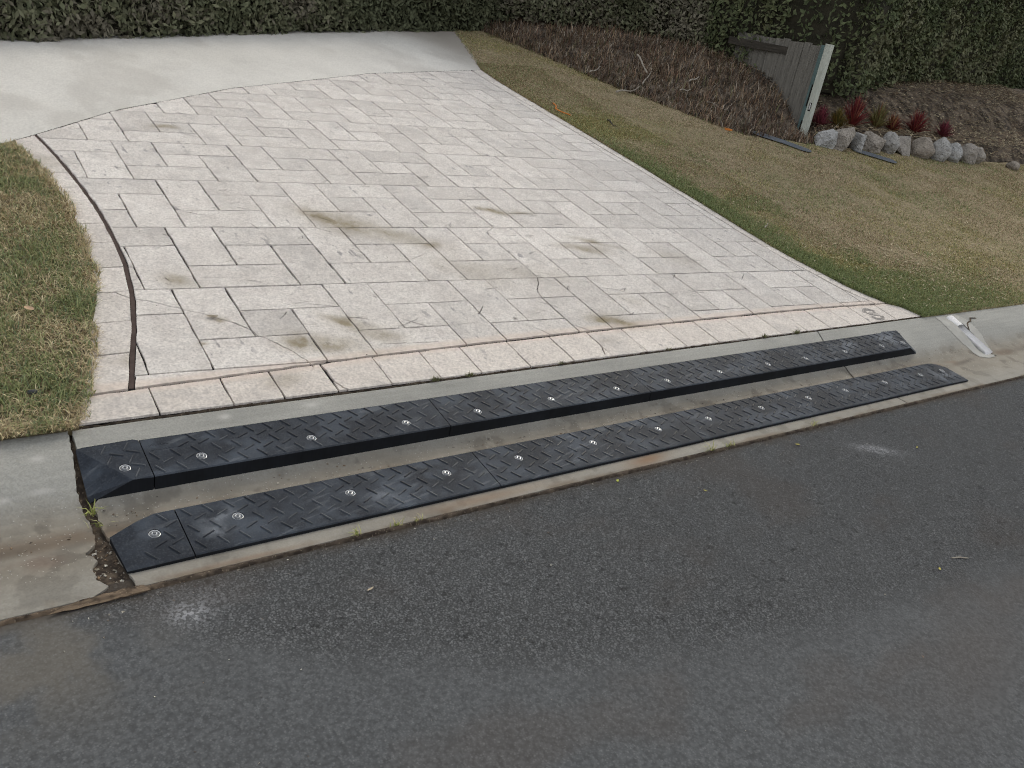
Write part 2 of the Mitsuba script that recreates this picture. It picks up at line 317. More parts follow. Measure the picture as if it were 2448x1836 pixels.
def soil_left(p, n, uv):
    f = fbm(p.x * 26, p.y * 26, 0.0, 4)
    return mix(C3(0.06, 0.052, 0.03), C3(0.20, 0.16, 0.09), f)
bs("m_soil", soil_left, 0.98)
def soil_right(p, n, uv):
    f = fbm(p.x * 1.6, p.y * 2.2, 0.0, 5)
    g = fbm(p.x * 30, p.y * 55, 1.0, 4)
    c = mix(C3(0.17, 0.135, 0.085), C3(0.30, 0.245, 0.16), g)
    c = mix(c, C3(0.17, 0.15, 0.075), 0.3 * smoothstep(0.4, 0.7, f))
    c *= 0.75 + 0.5 * noise(p.x * 60, p.y * 120)
    return c
bs("m_drylawn", soil_right, 0.98)
def mulch_fn(p, n, uv):
    f = fbm(p.x * 12, p.y * 12, 0.0, 4)
    c = mix(C3(0.045, 0.037, 0.030), C3(0.19, 0.155, 0.12), smoothstep(0.25, 0.8, f))
    c = mix(c, C3(0.34, 0.27, 0.18), 0.7 * smoothstep(0.80, 0.93, noise(p.x * 45, p.y * 95)) * smoothstep(8.95, 9.1, p.x))
    return c
bs("m_mulch", mulch_fn, 0.98)
def rock_fn(p, n, uv):
    k = uv.x
    f = fbm(p.x * 14, p.y * 14, p.z * 14 + k * 9, 4)
    pale = mix(C3(0.27, 0.275, 0.275), C3(0.47, 0.47, 0.46), f)
    pink = mix(C3(0.19, 0.165, 0.14), C3(0.40, 0.36, 0.31), f)
    c = mix(pale, pink, uv.y)
    sp = cell_rand(p.x * 110, p.y * 110, p.z * 110)
    c *= 0.72 + 0.5 * sp
    c = mix(c, C3(0.05, 0.05, 0.05), 0.6 * smoothstep(0.9, 0.95, cell_rand(p.x * 75, p.y * 75, p.z * 75 + 3)))
    return c
bs("m_rock", rock_fn, 0.9, lambda p, n, uv: fbm(p.x * 30, p.y * 30, p.z * 30, 4), 0.03)
def wood(p, n, uv):
    g = noise(p.x * 60, p.y * 60, p.z * 5) * 0.6 + 0.4 * noise(p.x * 160, p.y * 160, p.z * 9)
    return mix(C3(0.10, 0.095, 0.085), C3(0.23, 0.22, 0.195), g)
bs("m_wood", wood, 0.9)
bs("m_darkwood", lambda p, n, uv: mix(C3(0.03, 0.027, 0.022), C3(0.075, 0.066, 0.055), noise(p.x * 40, p.y * 7, p.z * 60)), 0.9)
bs("m_post", lambda p, n, uv: mix(C3(0.40, 0.43, 0.38), C3(0.56, 0.59, 0.53), fbm(p.x * 20, p.y * 20, p.z * 6, 3)), 0.55)
bs("m_teal", lambda p, n, uv: mix(C3(0.075, 0.125, 0.125), C3(0.12, 0.18, 0.175), fbm(p.x * 20, p.y * 20, p.z * 8, 3)), 0.5)
bs("m_dark", rgb(0.012, 0.014, 0.012), 0.9)
bs("m_pvc", lambda p, n, uv: mix(C3(0.60, 0.60, 0.61), C3(0.74, 0.74, 0.74), fbm(p.x * 30, p.y * 12, p.z * 20, 3)), 0.45)
bs("m_orange", rgb(0.62, 0.20, 0.035), 0.6)
bs("m_grey_strip", lambda p, n, uv: mix(C3(0.07, 0.08, 0.095), C3(0.115, 0.127, 0.145), fbm(p.x * 15, p.y * 15, 0.0, 3)), 0.9)
bs("m_stick", lambda p, n, uv: mix(C3(0.22, 0.195, 0.16), C3(0.42, 0.385, 0.33), fbm(p.x * 30, p.y * 30, p.z * 30, 3)), 0.9)
bs("m_stamp", lambda p, n, uv: mix(C3(0.22, 0.21, 0.20), C3(0.36, 0.34, 0.32), noise(p.x * 90, p.y * 90)), 0.9)
bs("m_pebble", rgb(0.05, 0.052, 0.054), 0.9)
bs("m_ground", rgb(0.12, 0.10, 0.06), 0.98)

# ------------------------------------------------------------------ ground, road
gx, gy = np.meshgrid(np.linspace(-400, 400, 9), np.linspace(-400, 400, 9), indexing="ij")
thing("ground", "dry earth reaching to the horizon under everything", None, kind="structure", shape=mikit.ply(grid(gx, gy, gx * 0 - 0.7), "m_ground"))
xs = np.array([-60, -20, -4, 0, 4, 8, 20, 60.]); ys = np.array([-40, -8, -4, -2, -1, -0.15])
gx, gy = np.meshgrid(xs, ys, indexing="ij")
thing("road", "dark grey asphalt road along the kerb, smoother and paler towards the camera", None, kind="structure", shape=mikit.ply(grid(gx, gy, gx * 0 - 0.06), "m_asphalt"))

# ------------------------------------------------------------------ kerb in three cast lengths
yy = np.unique(np.concatenate([PY, np.linspace(-0.2, 0.54, 90)]))
def kerb_segment(xl, xr, cols):
    """xl, xr: functions of y; cols: fractions across; sides closed"""
    L, Rr = xl(yy), xr(yy)
    X = L[None, :] + (Rr - L)[None, :] * np.asarray(cols)[:, None]
    Y = np.broadcast_to(yy, X.shape)
    return X, Y.copy(), np.broadcast_to(kerb_z(yy), X.shape).copy()
def with_sides(X, Y, Z, depth=0.09):
    top = grid(X, Y, Z)
    out = [top]
    for i, fl in ((0, False), (-1, True)):
        out.append(grid(np.stack([X[i], X[i]]), np.stack([Y[i], Y[i]]), np.stack([Z[i] - depth, Z[i]]), fl))
    for j, fl in ((0, True), (-1, False)):
        out.append(grid(np.stack([X[:, j], X[:, j]]), np.stack([Y[:, j], Y[:, j]]), np.stack([Z[:, j] - depth, Z[:, j]]), fl))
    return cat(out)
# broken right-hand end of the left length
_jy = [-0.231, -0.222, -0.200, -0.178, -0.166, -0.150, -0.127, -0.100, -0.075, -0.043, -0.015, 0.004, 0.02, 0.039, 0.08, 0.12, 0.174, 0.273, 0.388, 0.46, 0.60]
_jx = [-0.41, -0.385, -0.315, -0.272, -0.262, -0.275, -0.289, -0.284, -0.290, -0.270, -0.276, -0.292, -0.272, -0.258, -0.250, -0.244, -0.254, -0.262, -0.246, -0.239, -0.233]
rough = lambda y: 0.004 * (meshkit.noise(np.stack([y * 70, y * 0, y * 0], -1), 3) - 0.5) * 2
jl = lambda y: np.interp(y, _jy, _jx) + rough(y)
jr = lambda y: np.interp(y, [-0.23, -0.191, -0.078, 0.048, 0.167, 0.215, 0.245, 0.41, 0.435, 0.6], [-0.180, -0.192, -0.203, -0.212, -0.220, -0.222, -0.188, -0.188, -0.224, -0.220]) + rough(y + 3) * 0.7
j2 = lambda y: np.interp(y, [-0.2, 0.13, 0.22, 0.4, 0.55], [4.150, 4.085, 4.105, 4.10, 4.20]) + rough(y + 7) * 0.5
labels["kerb"] = {"label": "pale grey rolled concrete kerb and gutter between road and driveway", "kind": "structure"}
X, Y, Z = kerb_segment(lambda y: y * 0 - 60, jl, [0, 0.5, 0.9, 0.97, 0.985, 0.99, 0.994, 0.997, 1])
part("kerb", "cast_length", mikit.ply(with_sides(X, Y, Z), "m_kerb", smooth=40))
labels["kerb__cast_length"] = {"label": "kerb length left of the ramps, chipped at its joint"}
X, Y, Z = kerb_segment(jr, lambda y: j2(y) - 0.006, np.linspace(0, 1, 40))
Z += 0.0015 * (meshkit.noise(np.stack([X * 6, Y * 9, X * 0], -1), 1) - 0.5)
part("kerb", "cast_length", mikit.ply(with_sides(X, Y, Z), "m_kerb", smooth=40))
# right length with the outlet's channel
ax0, ax1 = np.array([5.820, 0.50]), np.array([5.788, 0.120])
def chan(X, Y):
    d = ax1 - ax0; L = np.linalg.norm(d); d = d / L
    t = (X - ax0[0]) * d[0] + (Y - ax0[1]) * d[1]
    s = -(X - ax0[0]) * d[1] + (Y - ax0[1]) * d[0]
    return t / L, s
colx = np.concatenate([np.linspace(0, 1.2, 20), np.linspace(1.21, 2.0, 110), np.linspace(2.1, 6, 14), [10, 20, 56]])
L = j2(yy) + 0.006
X = L[None, :] + colx[:, None] - (L[None, :] - 4.12) * np.clip(colx[:, None], 0, 1)
Y = np.broadcast_to(yy, X.shape).copy(); Z = np.broadcast_to(kerb_z(yy), X.shape).copy()
t, s = chan(X, Y)
hole = (np.abs(s) < 0.054) & (t > 0.20) & (t < 1.10)
Zk = np.where(hole, Z - 0.075, Z)
part("kerb", "cast_length", mikit.ply(with_sides(X, Y, Zk, 0.12), "m_kerb", smooth=40))
# earth in the open joint and along the road edge
def patch(xa, xb, ya, yb, zf, n=(40, 90), seed=0, amp=0.01):
    u, v = np.meshgrid(np.linspace(0, 1, n[0]), np.linspace(ya, yb, n[1]), indexing="ij")
    X = xa(v) + (xb(v) - xa(v)) * u
    Z = zf(X, v) + amp * (meshkit.fbm(np.stack([X * 35, v * 35, X * 0], -1), 3, seed) - 0.5)
    return grid(X, v, Z)
ed = patch(lambda y: jl(y) - 0.03, lambda y: jr(y) + 0.02, -0.232, 0.55, lambda X, Y: np.where(Y < -0.19, -0.052, kerb_z(np.clip(Y, -0.19, 1)) - 0.013 - 0.008 * sstep(.1, .3, Y)), seed=2)
thing("joint_soil", "dark brown soil and grit filling the wide broken joint left of the black ramps", "soil", kind="stuff", shape=mikit.ply(ed, "m_dirt", smooth=True))
ed = patch(lambda y: jl(y) - 0.05, lambda y: jr(y) + 0.02, -0.15, -0.02, lambda X, Y: Y * 0 - 0.056)
def rim(x0, x1, n, yc, wid, z0, z1, seed):
    x = np.linspace(x0, x1, n)
    w = wid * (0.35 + 0.9 * meshkit.fbm(np.stack([x * 9, x * 0, x * 0 + seed], -1), 4))
    u = np.linspace(-1, 1, 7)
    Xg = np.repeat(x[:, None], 7, 1)
    Yg = yc(x)[:, None] + u[None] * w[:, None]
    Zg = z0 + (z1 - z0) * (1 - u[None] ** 2) * (0.5 + 1.0 * meshkit.fbm(np.stack([Xg * 40, Yg * 40, Xg * 0], -1), 3, seed))
    return grid(Xg, Yg, Zg)
m = cat([rim(-0.9, 6.5, 700, lambda x: x * 0 - 0.213, 0.013, -0.0605, -0.049, 4)])
thing("edge_grit", "line of brown silt and grit where the kerb lip meets the asphalt", "grit", kind="stuff", shape=mikit.ply(m, "m_dirt", smooth=True))
def gr_back(x):
    return 0.551 + 0.003 * np.sin(x * 5)
m = rim(-0.25, 5.6, 500, gr_back, 0.0055, 0.088, 0.101, 11)
thing("crevice_dirt", "thin dark line of dirt in the crevice between kerb and driveway border", "dirt", kind="stuff", shape=mikit.ply(m, "m_dirt", smooth=True))

# ------------------------------------------------------------------ drain outlet
dk = thing("drain_outlet", "white plastic drain outlet set in pale mortar in the kerb, right of the ramps", "drain outlet")
tt = np.linspace(0.10, 1.0, 40); aa = np.linspace(math.pi, 2 * math.pi, 17)
dvec = (ax1 - ax0); nvec = np.array([-dvec[1], dvec[0]]) / np.linalg.norm(dvec)
rimz = lambda t: 0.094 + (-0.030 - 0.094) * t
def trough(r, dz):
    c = ax0[None] + tt[:, None] * dvec[None]
    zr = (rimz(tt) + dz)[:, None]
    X = c[:, 0][:, None] + r * np.cos(aa)[None] * nvec[0]
    Y = c[:, 1][:, None] + r * np.cos(aa)[None] * nvec[1]
    return grid(X, Y, zr + 0.9 * r * np.sin(aa)[None])
part(dk, "trough", mikit.ply(cat([trough(0.044, 0.004), trough(0.049, 0.004)]), "m_pvc", smooth=50))
ar = np.linspace(0, math.pi, 14)
hood = []
for t0 in np.linspace(0.02, 0.30, 6):
    c = ax0 + t0 * dvec
    w = 0.049 * math.sqrt(max(0.02, 1 - max(0, t0 - 0.2) / 0.4))
    hood.append([(c[0] + w * math.cos(a) * nvec[0], c[1] + w * math.cos(a) * nvec[1], max(rimz(t0), float(kerb_z(c[1])) - 0.004) + 0.018 * math.sin(a)) for a in ar])
hood = np.array(hood)
part(dk, "pipe_crown", mikit.ply(grid(hood[..., 0], hood[..., 1], hood[..., 2]), "m_pvc", smooth=50))
slot = LineString([ax0 + 0.22 * dvec, ax1 + 0.05 * dvec]).buffer(0.0535, cap_style=2)
ring = Polygon([(5.66, 0.52), (5.61, 0.40), (5.60, 0.30), (5.63, 0.19), (5.635, 0.10), (5.70, 0.065), (5.80, 0.07), (5.90, 0.16), (5.955, 0.27), (5.98, 0.37), (5.99, 0.45), (5.95, 0.53)]).difference(slot)
ring = ring.intersection(box(5, -0.05, 6.5, 0.540))
ring = Polygon([(x + 0.014 * (random.random() - .5), y + 0.010 * (random.random() - .5)) for x, y in shapely.segmentize(ring if ring.geom_type == "Polygon" else max(ring.geoms, key=lambda g: g.area), 0.02).exterior.coords]).buffer(0)
def drape(poly, zf, seg=0.02, side=0.0):
    """polygon cut into small cells and laid on a surface"""
    out = []
    for pg in polys(poly):
        x0, y0, x1, y1 = pg.bounds
        for yb in np.arange(y0, y1, seg):
            for g in polys(pg.intersection(box(x0 - 1, yb, x1 + 1, yb + seg))):
                v, f = trimesh.creation.triangulate_polygon(g, engine="earcut")
                out.append((np.c_[v, zf(v[:, 0], v[:, 1])], f))
    return cat(out)
part(dk, "mortar", mikit.ply(drape(ring, lambda x, y: kerb_z(y) + 0.003, 0.012), "m_mortar"))
crk = LineString([(6.14, 0.445), (6.07, 0.455), (6.014, 0.419), (5.98, 0.415), (5.93, 0.40), (5.90, 0.379), (5.86, 0.343)]).buffer(0.006)
part("kerb", "crack", mikit.ply(drape(crk, lambda x, y: kerb_z(y) + 0.0045, 0.012), "m_dirt"))
labels["kerb__crack"] = {"label": "dark ragged crack running right from the white drain outlet"}

# ------------------------------------------------------------------ driveway
labels["driveway"] = {"label": "pale stamped concrete driveway with dark grooves, brown stains and curved borders", "kind": "structure"}
v = np.unique(np.concatenate([np.linspace(0.553, 6.72, 160), [0.553]]))
u = np.linspace(0, 1, 40)
V, U = np.meshgrid(v, u, indexing="ij")
Lx, Rx = left_edge(V) + 0.012, right_edge(V) - 0.012
Xb = Lx + (Rx - Lx) * U
part("driveway", "groove_bed", mikit.ply(grid(Xb, V, surf(Xb, V) - 0.010, True), "m_groove"))

th, AL, HB, WB = -0.0508, 1.5658, 0.7311, 0.7454
ct, st = math.cos(th), math.sin(th)
def uv2xy(p):
    p = np.asarray(p, float)
    return np.stack([p[..., 0] * ct - p[..., 1] * st, p[..., 0] * st + p[..., 1] * ct], -1)
OFF = [0.3247, 0.4585, 0.5691, 0.4505, 0.5653, 0.4544, 0.5699, 0.50, 0.46]
ysl = np.linspace(0.3, 7.4, 300)
xsl = np.linspace(-0.6, 5.9, 200)
field = Polygon(np.vstack([np.c_[left_groove(ysl) + 0.0085, ysl], np.c_[right_groove(ysl) - 0.004, ysl][::-1]]))
field = field.intersection(Polygon(np.vstack([np.c_[xsl, front_groove(xsl) + 0.0055], [[6, 0.77], [6, 9], [-1, 9], [-1, 0.72]]])))
below_arc = Polygon(np.vstack([np.c_[xsl, arc(xsl) - 0.005], [[6.5, 0], [-1, 0]]]))
field = field.intersection(below_arc)
crack_l = [([(0.218, 1.471), (0.273, 1.441), (0.322, 1.403), (0.378, 1.36), (0.415, 1.329), (0.472, 1.29), (0.524, 1.232), (0.572, 1.19), (0.605, 1.15), (0.631, 1.102), (0.642, 1.052), (0.675, 1.013), (0.709, 0.951), (0.74, 0.895), (0.761, 0.841), (0.774, 0.803), (0.777, 0.75)], 0.0026),
           ([(0.572, 1.19), (0.605, 1.15), (0.612, 1.13)], 0.005), ([(0.69, 0.985), (0.715, 0.94), (0.725, 0.925)], 0.004),
           ([(0.06, 1.56), (0.113, 1.545), (0.156, 1.54), (0.2, 1.487), (0.23, 1.46)], 0.0032),
           ([(2.516, 1.44), (2.481, 1.375), (2.434, 1.327), (2.397, 1.266), (2.373, 1.186)], 0.0035),
           ([(2.654, 2.153), (2.572, 2.099), (2.557, 2.05), (2.559, 1.922)], 0.003), ([(2.57, 2.09), (2.559, 2.06)], 0.006),
           ([(2.392, 0.79), (2.387, 0.653), (2.345, 0.575)], 0.0045), ([(0.814, 0.76), (0.819, 0.623), (0.85, 0.558)], 0.0045)]
cracks = []
for pts, w in crack_l:
    ln = shapely.segmentize(LineString(pts), 0.02)
    c = np.array(ln.coords); c[1:-1] += rng.normal(0, 0.0022, c[1:-1].shape)
    cracks.append(LineString(c).buffer(w, cap_style=2, join_style=2))
cracks = unary_union(cracks)
# short slate-like gouges pressed in by the stamp
gouges = []
for k in range(330):
    y0 = 0.85 + 5.4 * rng.random() ** 1.2
    x0 = 0.35 + 4.6 * rng.random()
    a = rng.normal(-0.25, 0.45); ln = rng.uniform(0.03, 0.16)
    t_ = np.linspace(-0.5, 0.5, 6); bend = rng.uniform(-0.25, 0.25)
    px = x0 + ln * (t_ * math.cos(a) - bend * (t_ ** 2) * math.sin(a)); py = y0 + ln * (t_ * math.sin(a) + bend * (t_ ** 2) * math.cos(a))
    w = rng.uniform(0.0014, 0.0044) * (1 - 0.7 * np.abs(t_ - rng.uniform(-.3, .3)))
    nx, ny = -math.sin(a), math.cos(a)
    gouges.append(Polygon(np.vstack([np.c_[px + nx * w, py + ny * w], np.c_[px - nx * w, py - ny * w][::-1]])).buffer(0))
for k in range(40):
    x0, y0, a, l, w = 0.4 + 4.3 * rng.random(), 0.95 + 4.6 * rng.random(), rng.normal(0.1, 0.35), rng.uniform(0.05, 0.09), rng.uniform(0.012, 0.022)
    tri = np.array([[0, 0], [l, w * 0.2], [l * 0.25, -w]]) @ np.array([[math.cos(a), math.sin(a)], [-math.sin(a), math.cos(a)]]) + [x0, y0]
    inner = Polygon(tri)
    gouges += [LineString(tri[[0, 1]]).buffer(0.0021), LineString(tri[[1, 2]]).buffer(0.0017), LineString(tri[[0, 2]]).buffer(0.0017)]
gouges = unary_union(gouges)

def wavy(poly, amp, seg=0.05, seed=0):
    """rings with small irregular wobble"""
    def ringf(r):
        c = np.array(shapely.segmentize(r, seg).coords)[:-1]
        q = np.concatenate([c * 17, np.full((len(c), 1), seed * 3.7)], 1)
        c = c + amp * 2 * (np.stack([meshkit.noise(q, 1), meshkit.noise(q, 2)], -1) - 0.5)
        return c
    return Polygon(ringf(poly.exterior), [ringf(h) for h in poly.interiors]).buffer(0)

def slab(poly, zf, drop=0.0095, flare=0.0009, round_=0.0):
    """stamped piece: a top and walls flaring outwards into the groove"""
    vs, fs, o = [], [], 0
    for pg in polys(poly):
        pg = shapely.geometry.polygon.orient(pg.simplify(0.0004), 1.0)
        try:
            tv, tf = trimesh.creation.triangulate_polygon(pg, engine="earcut")
        except Exception:
            continue
        if len(tf) == 0: continue
        e1, e2 = tv[tf[:, 1]] - tv[tf[:, 0]], tv[tf[:, 2]] - tv[tf[:, 0]]
        neg = e1[:, 0] * e2[:, 1] - e1[:, 1] * e2[:, 0] < 0
        tf = np.where(neg[:, None], tf[:, ::-1], tf)
        vs.append(np.c_[tv, zf(tv[:, 0], tv[:, 1])]); fs.append(tf + o); o += len(tv)
        for r in [pg.exterior, *pg.interiors]:
            c = np.array(r.coords)[:-1]
            if len(c) < 3: continue
            d = np.roll(c, -1, 0) - np.roll(c, 1, 0)
            nrm = np.stack([d[:, 1], -d[:, 0]], -1); nrm /= np.linalg.norm(nrm, axis=1, keepdims=True) + 1e-9
            b = c + nrm * flare
            z = zf(c[:, 0], c[:, 1]); k = len(c)
            vs.append(np.vstack([np.c_[c, z], np.c_[b, z - drop]]))
            i = np.arange(k); j = (i + 1) % k
            fs.append(np.vstack([np.stack([i, i + k, j], -1), np.stack([j, i + k, j + k], -1)]) + o); o += 2 * k
    if not vs: return None
    return np.vstack(vs), np.vstack(fs)

n_pav = 0
def lay(poly, name, border=0.0, gap=None, amp=0.0040, zoff=0.0, cut=True, seed=0):
    global n_pav
    if gap is None: gap = rng.uniform(0.0034, 0.0060)
    poly = poly.buffer(-gap, join_style=2)
    for g0 in [poly]:
        if g0.is_empty or g0.area < 0.0012: return
        parts_ = unary_union([wavy(g, amp, seed=seed) for g in polys(g0)]) if polys(g0) else None
        if parts_ is None or parts_.is_empty: return
        if cut:
            parts_ = parts_.difference(cracks).difference(gouges)
        r = rng.random()
        dz = zoff + rng.uniform(-0.0007, 0.0007)
        mm = slab(parts_, lambda x, y: surf(x, y) + dz)
        if mm is None: return
        uvs = np.c_[np.full(len(mm[0]), r), np.full(len(mm[0]), border)]
        part("driveway", name, mikit.ply(mm, "m_paver", uv=uvs))
        n_pav += 1

CELL = [((0, 1 / 3), (1 / 3, 1)), ((0, 2 / 3), (0, 1 / 3)), ((1 / 3, 1), (2 / 3, 1)), ((2 / 3, 1), (0, 2 / 3)), ((1 / 3, 2 / 3), (1 / 3, 2 / 3))]
rects = []
for k in range(1, 10):
    v0 = AL + HB * (k - 2)
    for i in range(-2, 9):
        u0 = OFF[k - 1] + WB * i
        for (a, b), (c, d) in CELL:
            q = uv2xy([(u0 + a * WB, v0 + c * HB), (u0 + b * WB, v0 + c * HB), (u0 + b * WB, v0 + d * HB), (u0 + a * WB, v0 + d * HB)])
            pg = Polygon(q).intersection(field)
            if not pg.is_empty: rects.append(pg)
strip = field.intersection(Polygon(uv2xy([(-3, -2), (8, -2), (8, AL - HB), (-3, AL - HB)])))
rects += polys(strip)
rects = [r for r in rects for r in polys(r) if r.area > 0.0015]
rects.sort(key=lambda g: (g.centroid.x - cam[0]) ** 2 + (g.centroid.y - cam[1]) ** 2)
for k, r in enumerate(rects):
    c = r.centroid
    lay(r, "paver", border=0.0, seed=k)
# borders
leftb = Polygon(np.vstack([np.c_[left_edge(ysl), ysl], np.c_[left_groove(ysl) - 0.0085, ysl][::-1]])).intersection(box(-1, 0.0, 6, 4.4)).intersection(below_arc)
leftb = leftb.intersection(Polygon(np.vstack([np.c_[xsl, front_groove(xsl) + 0.0055], [[6, 9], [-1, 9]]])))
jys = [0.72, 1.0, 1.262, 1.537, 1.789, 2.079, 2.323, 2.578, 2.848, 3.087, 3.36, 3.65, 4.2]
for a, b in zip(jys[:-1], jys[1:]):
    lay(leftb.intersection(Polygon([(-1, a - 0.04), (1, a + 0.05), (1, b + 0.05), (-1, b - 0.04)])), "border_paver", 0.55, 0.0032, seed=a)
frontb = Polygon(np.vstack([np.c_[xsl, front_groove(xsl) - 0.0055], np.c_[xsl, 0.5535 + 0 * xsl][::-1]]))
ys2 = np.linspace(0.5, 0.9, 30)
frontb = frontb.intersection(Polygon(np.vstack([np.c_[left_edge(ys2), ys2], np.c_[right_edge(ys2), ys2][::-1]])))
jxs = [-0.4, 0.09, 0.369, 0.577, 0.814, 1.072, 1.324, 1.553, 1.843, 2.127, 2.392, 2.653, 2.971, 3.25, 3.531, 3.852, 4.111, 4.367, 4.616, 4.857, 5.181, 5.8]
for a, b in zip(jxs[:-1], jxs[1:]):
    lay(frontb.intersection(Polygon([(a + 0.005, 0.9), (a - 0.015, 0.4), (b - 0.015, 0.4), (b + 0.005, 0.9)])), "border_paver", 1.0, 0.0038, seed=a)
rightb = Polygon(np.vstack([np.c_[right_groove(ysl) + 0.004, ysl], np.c_[right_edge(ysl), ysl][::-1]])).intersection(below_arc)
rightb = rightb.intersection(Polygon(np.vstack([np.c_[xsl, front_groove(xsl) + 0.0055], [[6, 9], [-1, 9]]])))
jy3 = [0.7, 0.975, 1.22, 1.475, 1.70, 1.935, 2.2, 2.5, 2.8, 3.1, 3.4, 3.7, 4.0, 4.3, 4.6, 4.9, 5.2, 5.5, 5.8, 6.1, 6.4, 7]
for a, b in zip(jy3[:-1], jy3[1:]):
    lay(rightb.intersection(Polygon([(4, a - 0.02), (7, a + 0.06), (7, b + 0.06), (4, b - 0.02)])), "border_paver", 0.75, 0.002, seed=a, cut=False)
# the wide saw cut on the left, filled with a brown strip
yl = np.linspace(0.752, 3.84, 90)
saw = Polygon(np.vstack([np.c_[left_groove(yl) - 0.0105, yl], np.c_[left_groove(yl) + 0.0105, yl][::-1]]))
part("driveway", "joint_filler", mikit.ply(drape(saw, lambda x, y: surf(x, y) - 0.0065, 0.04), "m_sawjoint"))
labels["driveway__joint_filler"] = {"label": "dark brown filler in the wide curved joint on the left"}
# contractor's stamp and nearby gouge on the last front border piece
ec = np.array([5.005, 0.648]); er = 0.082
zs = lambda x, y: surf(x, y) + 0.0022
st_parts = []
def arcband(a0, a1, r0, r1):
    a = np.linspace(a0, a1, 14)
    return Polygon(np.vstack([np.c_[ec[0] + r1 * np.cos(a), ec[1] + r1 * np.sin(a)], np.c_[ec[0] + r0 * np.cos(a), ec[1] + r0 * np.sin(a)][::-1]]))
bands = [arcband(math.radians(25), math.radians(155), er * .93, er), arcband(math.radians(25), math.radians(155), er * .66, er * .72), arcband(math.radians(205), math.radians(335), er * .93, er), arcband(math.radians(205), math.radians(335), er * .66, er * .72)]
for yo in (0.018, 0.0, -0.018):
    bands.append(box(ec[0] - 0.052, ec[1] + yo - 0.0035, ec[0] + 0.052, ec[1] + yo + 0.0035))
for a in np.radians(np.concatenate([np.arange(35, 150, 16), np.arange(215, 330, 16)])):
    c = ec + er * 0.82 * np.array([math.cos(a), math.sin(a)])
    bands.append(Point(c).buffer(0.0055, 4))
mm = slab(unary_union(bands), lambda x, y: surf(x, y) + 0.003, 0.004, 0.001)
part("driveway", "stamp_mark", mikit.ply(mm, "m_stamp"))
labels["driveway__stamp_mark"] = {"label": "round pressed contractor's mark near the right end of the front border"}

# plain concrete above the arc
xp = np.concatenate([np.linspace(-9, -1, 9), np.linspace(-0.9, 5.5, 70)])
U, Xp = np.meshgrid(np.linspace(0, 1, 26), xp, indexing="ij")
y0p = arc(Xp); y1p = np.full_like(Xp, 10.5)
Yp = y0p + (y1p - y0p) * U ** 1.4
Xq = np.where(Xp > 4, Xp + (right_edge(Yp) - 5.5 + 0.05) * (Xp - 4) / 1.5, Xp)
thing("upper_driveway", "smooth plain concrete of the upper driveway beyond the stamped slabs", None, kind="structure", shape=mikit.ply(grid(Xq, Yp, surf(Xq, Yp) + 0.0, True), "m_pad", smooth=True))
# ------------------------------------------------------------------ rubber kerb ramps
SU, SLO = 0.16204, 0.12826
up_z = lambda y: 0.0507 + SU * (y - 0.2296)
lo_z = lambda y: -0.0345 + SLO * (y + 0.136)
UPP = [(0.432, up_z(0.432) - 0.003), (0.428, up_z(0.428)), (0.2345, up_z(0.2345)), (0.2290, up_z(0.2290) - 0.003), (0.2275, up_z(0.226) - 0.008), (0.2315, -0.0165 + 0.0015), (0.26, 0.0125), (0.30, 0.0315), (0.36, 0.0580), (0.42, 0.0745), (0.432, 0.0775)]
LOP = [(0.0965, -0.011), (0.0945, -0.0072), (0.090, lo_z(0.090)), (-0.132, lo_z(-0.132)), (-0.1365, -0.0372), (-0.138, -0.0475), (-0.09, -0.0472), (0.05, -0.0450), (0.0965, -0.0425)]
def extrude_x(prof, x0, x1):
    pg = Polygon(prof)
    if not pg.exterior.is_ccw: pg = shapely.geometry.polygon.orient(pg, 1.0)
    cs = m3.CrossSection([np.array(pg.exterior.coords)[:-1].tolist()])
    m = m3.Manifold.extrude(cs, x1 - x0)
    # extrude along z, profile (y, z) -> rotate
    return m.transform(np.array([[0, 0, 1, x0], [1, 0, 0, 0], [0, 1, 0, 0]], float))
def counterbore(m, x, y, zf, slope):
    a = -math.atan(slope)
    c = m3.Manifold.cylinder(0.03, 0.0195, 0.0195, 28).translate([0, 0, -0.0075]).rotate([math.degrees(math.atan(slope)), 0, 0]).translate([x, y, float(zf(y))])
    return m - c
def tilt(slope):
    a = math.atan(slope); c, s = math.cos(a), math.sin(a)
    return np.array([[1, 0, 0], [0, c, -s], [0, s, c]])
def ridge(dx, dy, l, w=0.0060, h=0.0042):
    d = np.array([dx, dy]) / math.hypot(dx, dy); n = np.array([-d[1], d[0]])
    def ringp(L, W, z):
        return [np.r_[d * L / 2 * 0.93 + n * 0, z] * 0 + np.r_[s1 * d * L / 2 + s2 * n * W / 2, z] for s1, s2 in ((-1, -1), (1, -1), (1, 1), (-1, 1))]
    a, b = ringp(l, w, -0.0006), ringp(l - 0.007, w - 0.0036, h)
    v = np.array(a + b)
    f = [[0, 1, 5], [0, 5, 4], [1, 2, 6], [1, 6, 5], [2, 3, 7], [2, 7, 6], [3, 0, 4], [3, 4, 7], [4, 5, 6], [4, 6, 7]]
    return v, np.array(f)
def tilted(m, slope): return m[0] @ tilt(slope).T, m[1]
BAR = {}
for nm, s in (("u", SU), ("l", SLO)):
    BAR[nm, 0] = mikit.ply(tilted(ridge(0.026, -0.0445, 0.052), s), "m_rubber_bar")
    BAR[nm, 1] = mikit.ply(tilted(ridge(0.045, 0.0225, 0.050), s), "m_rubber_bar")
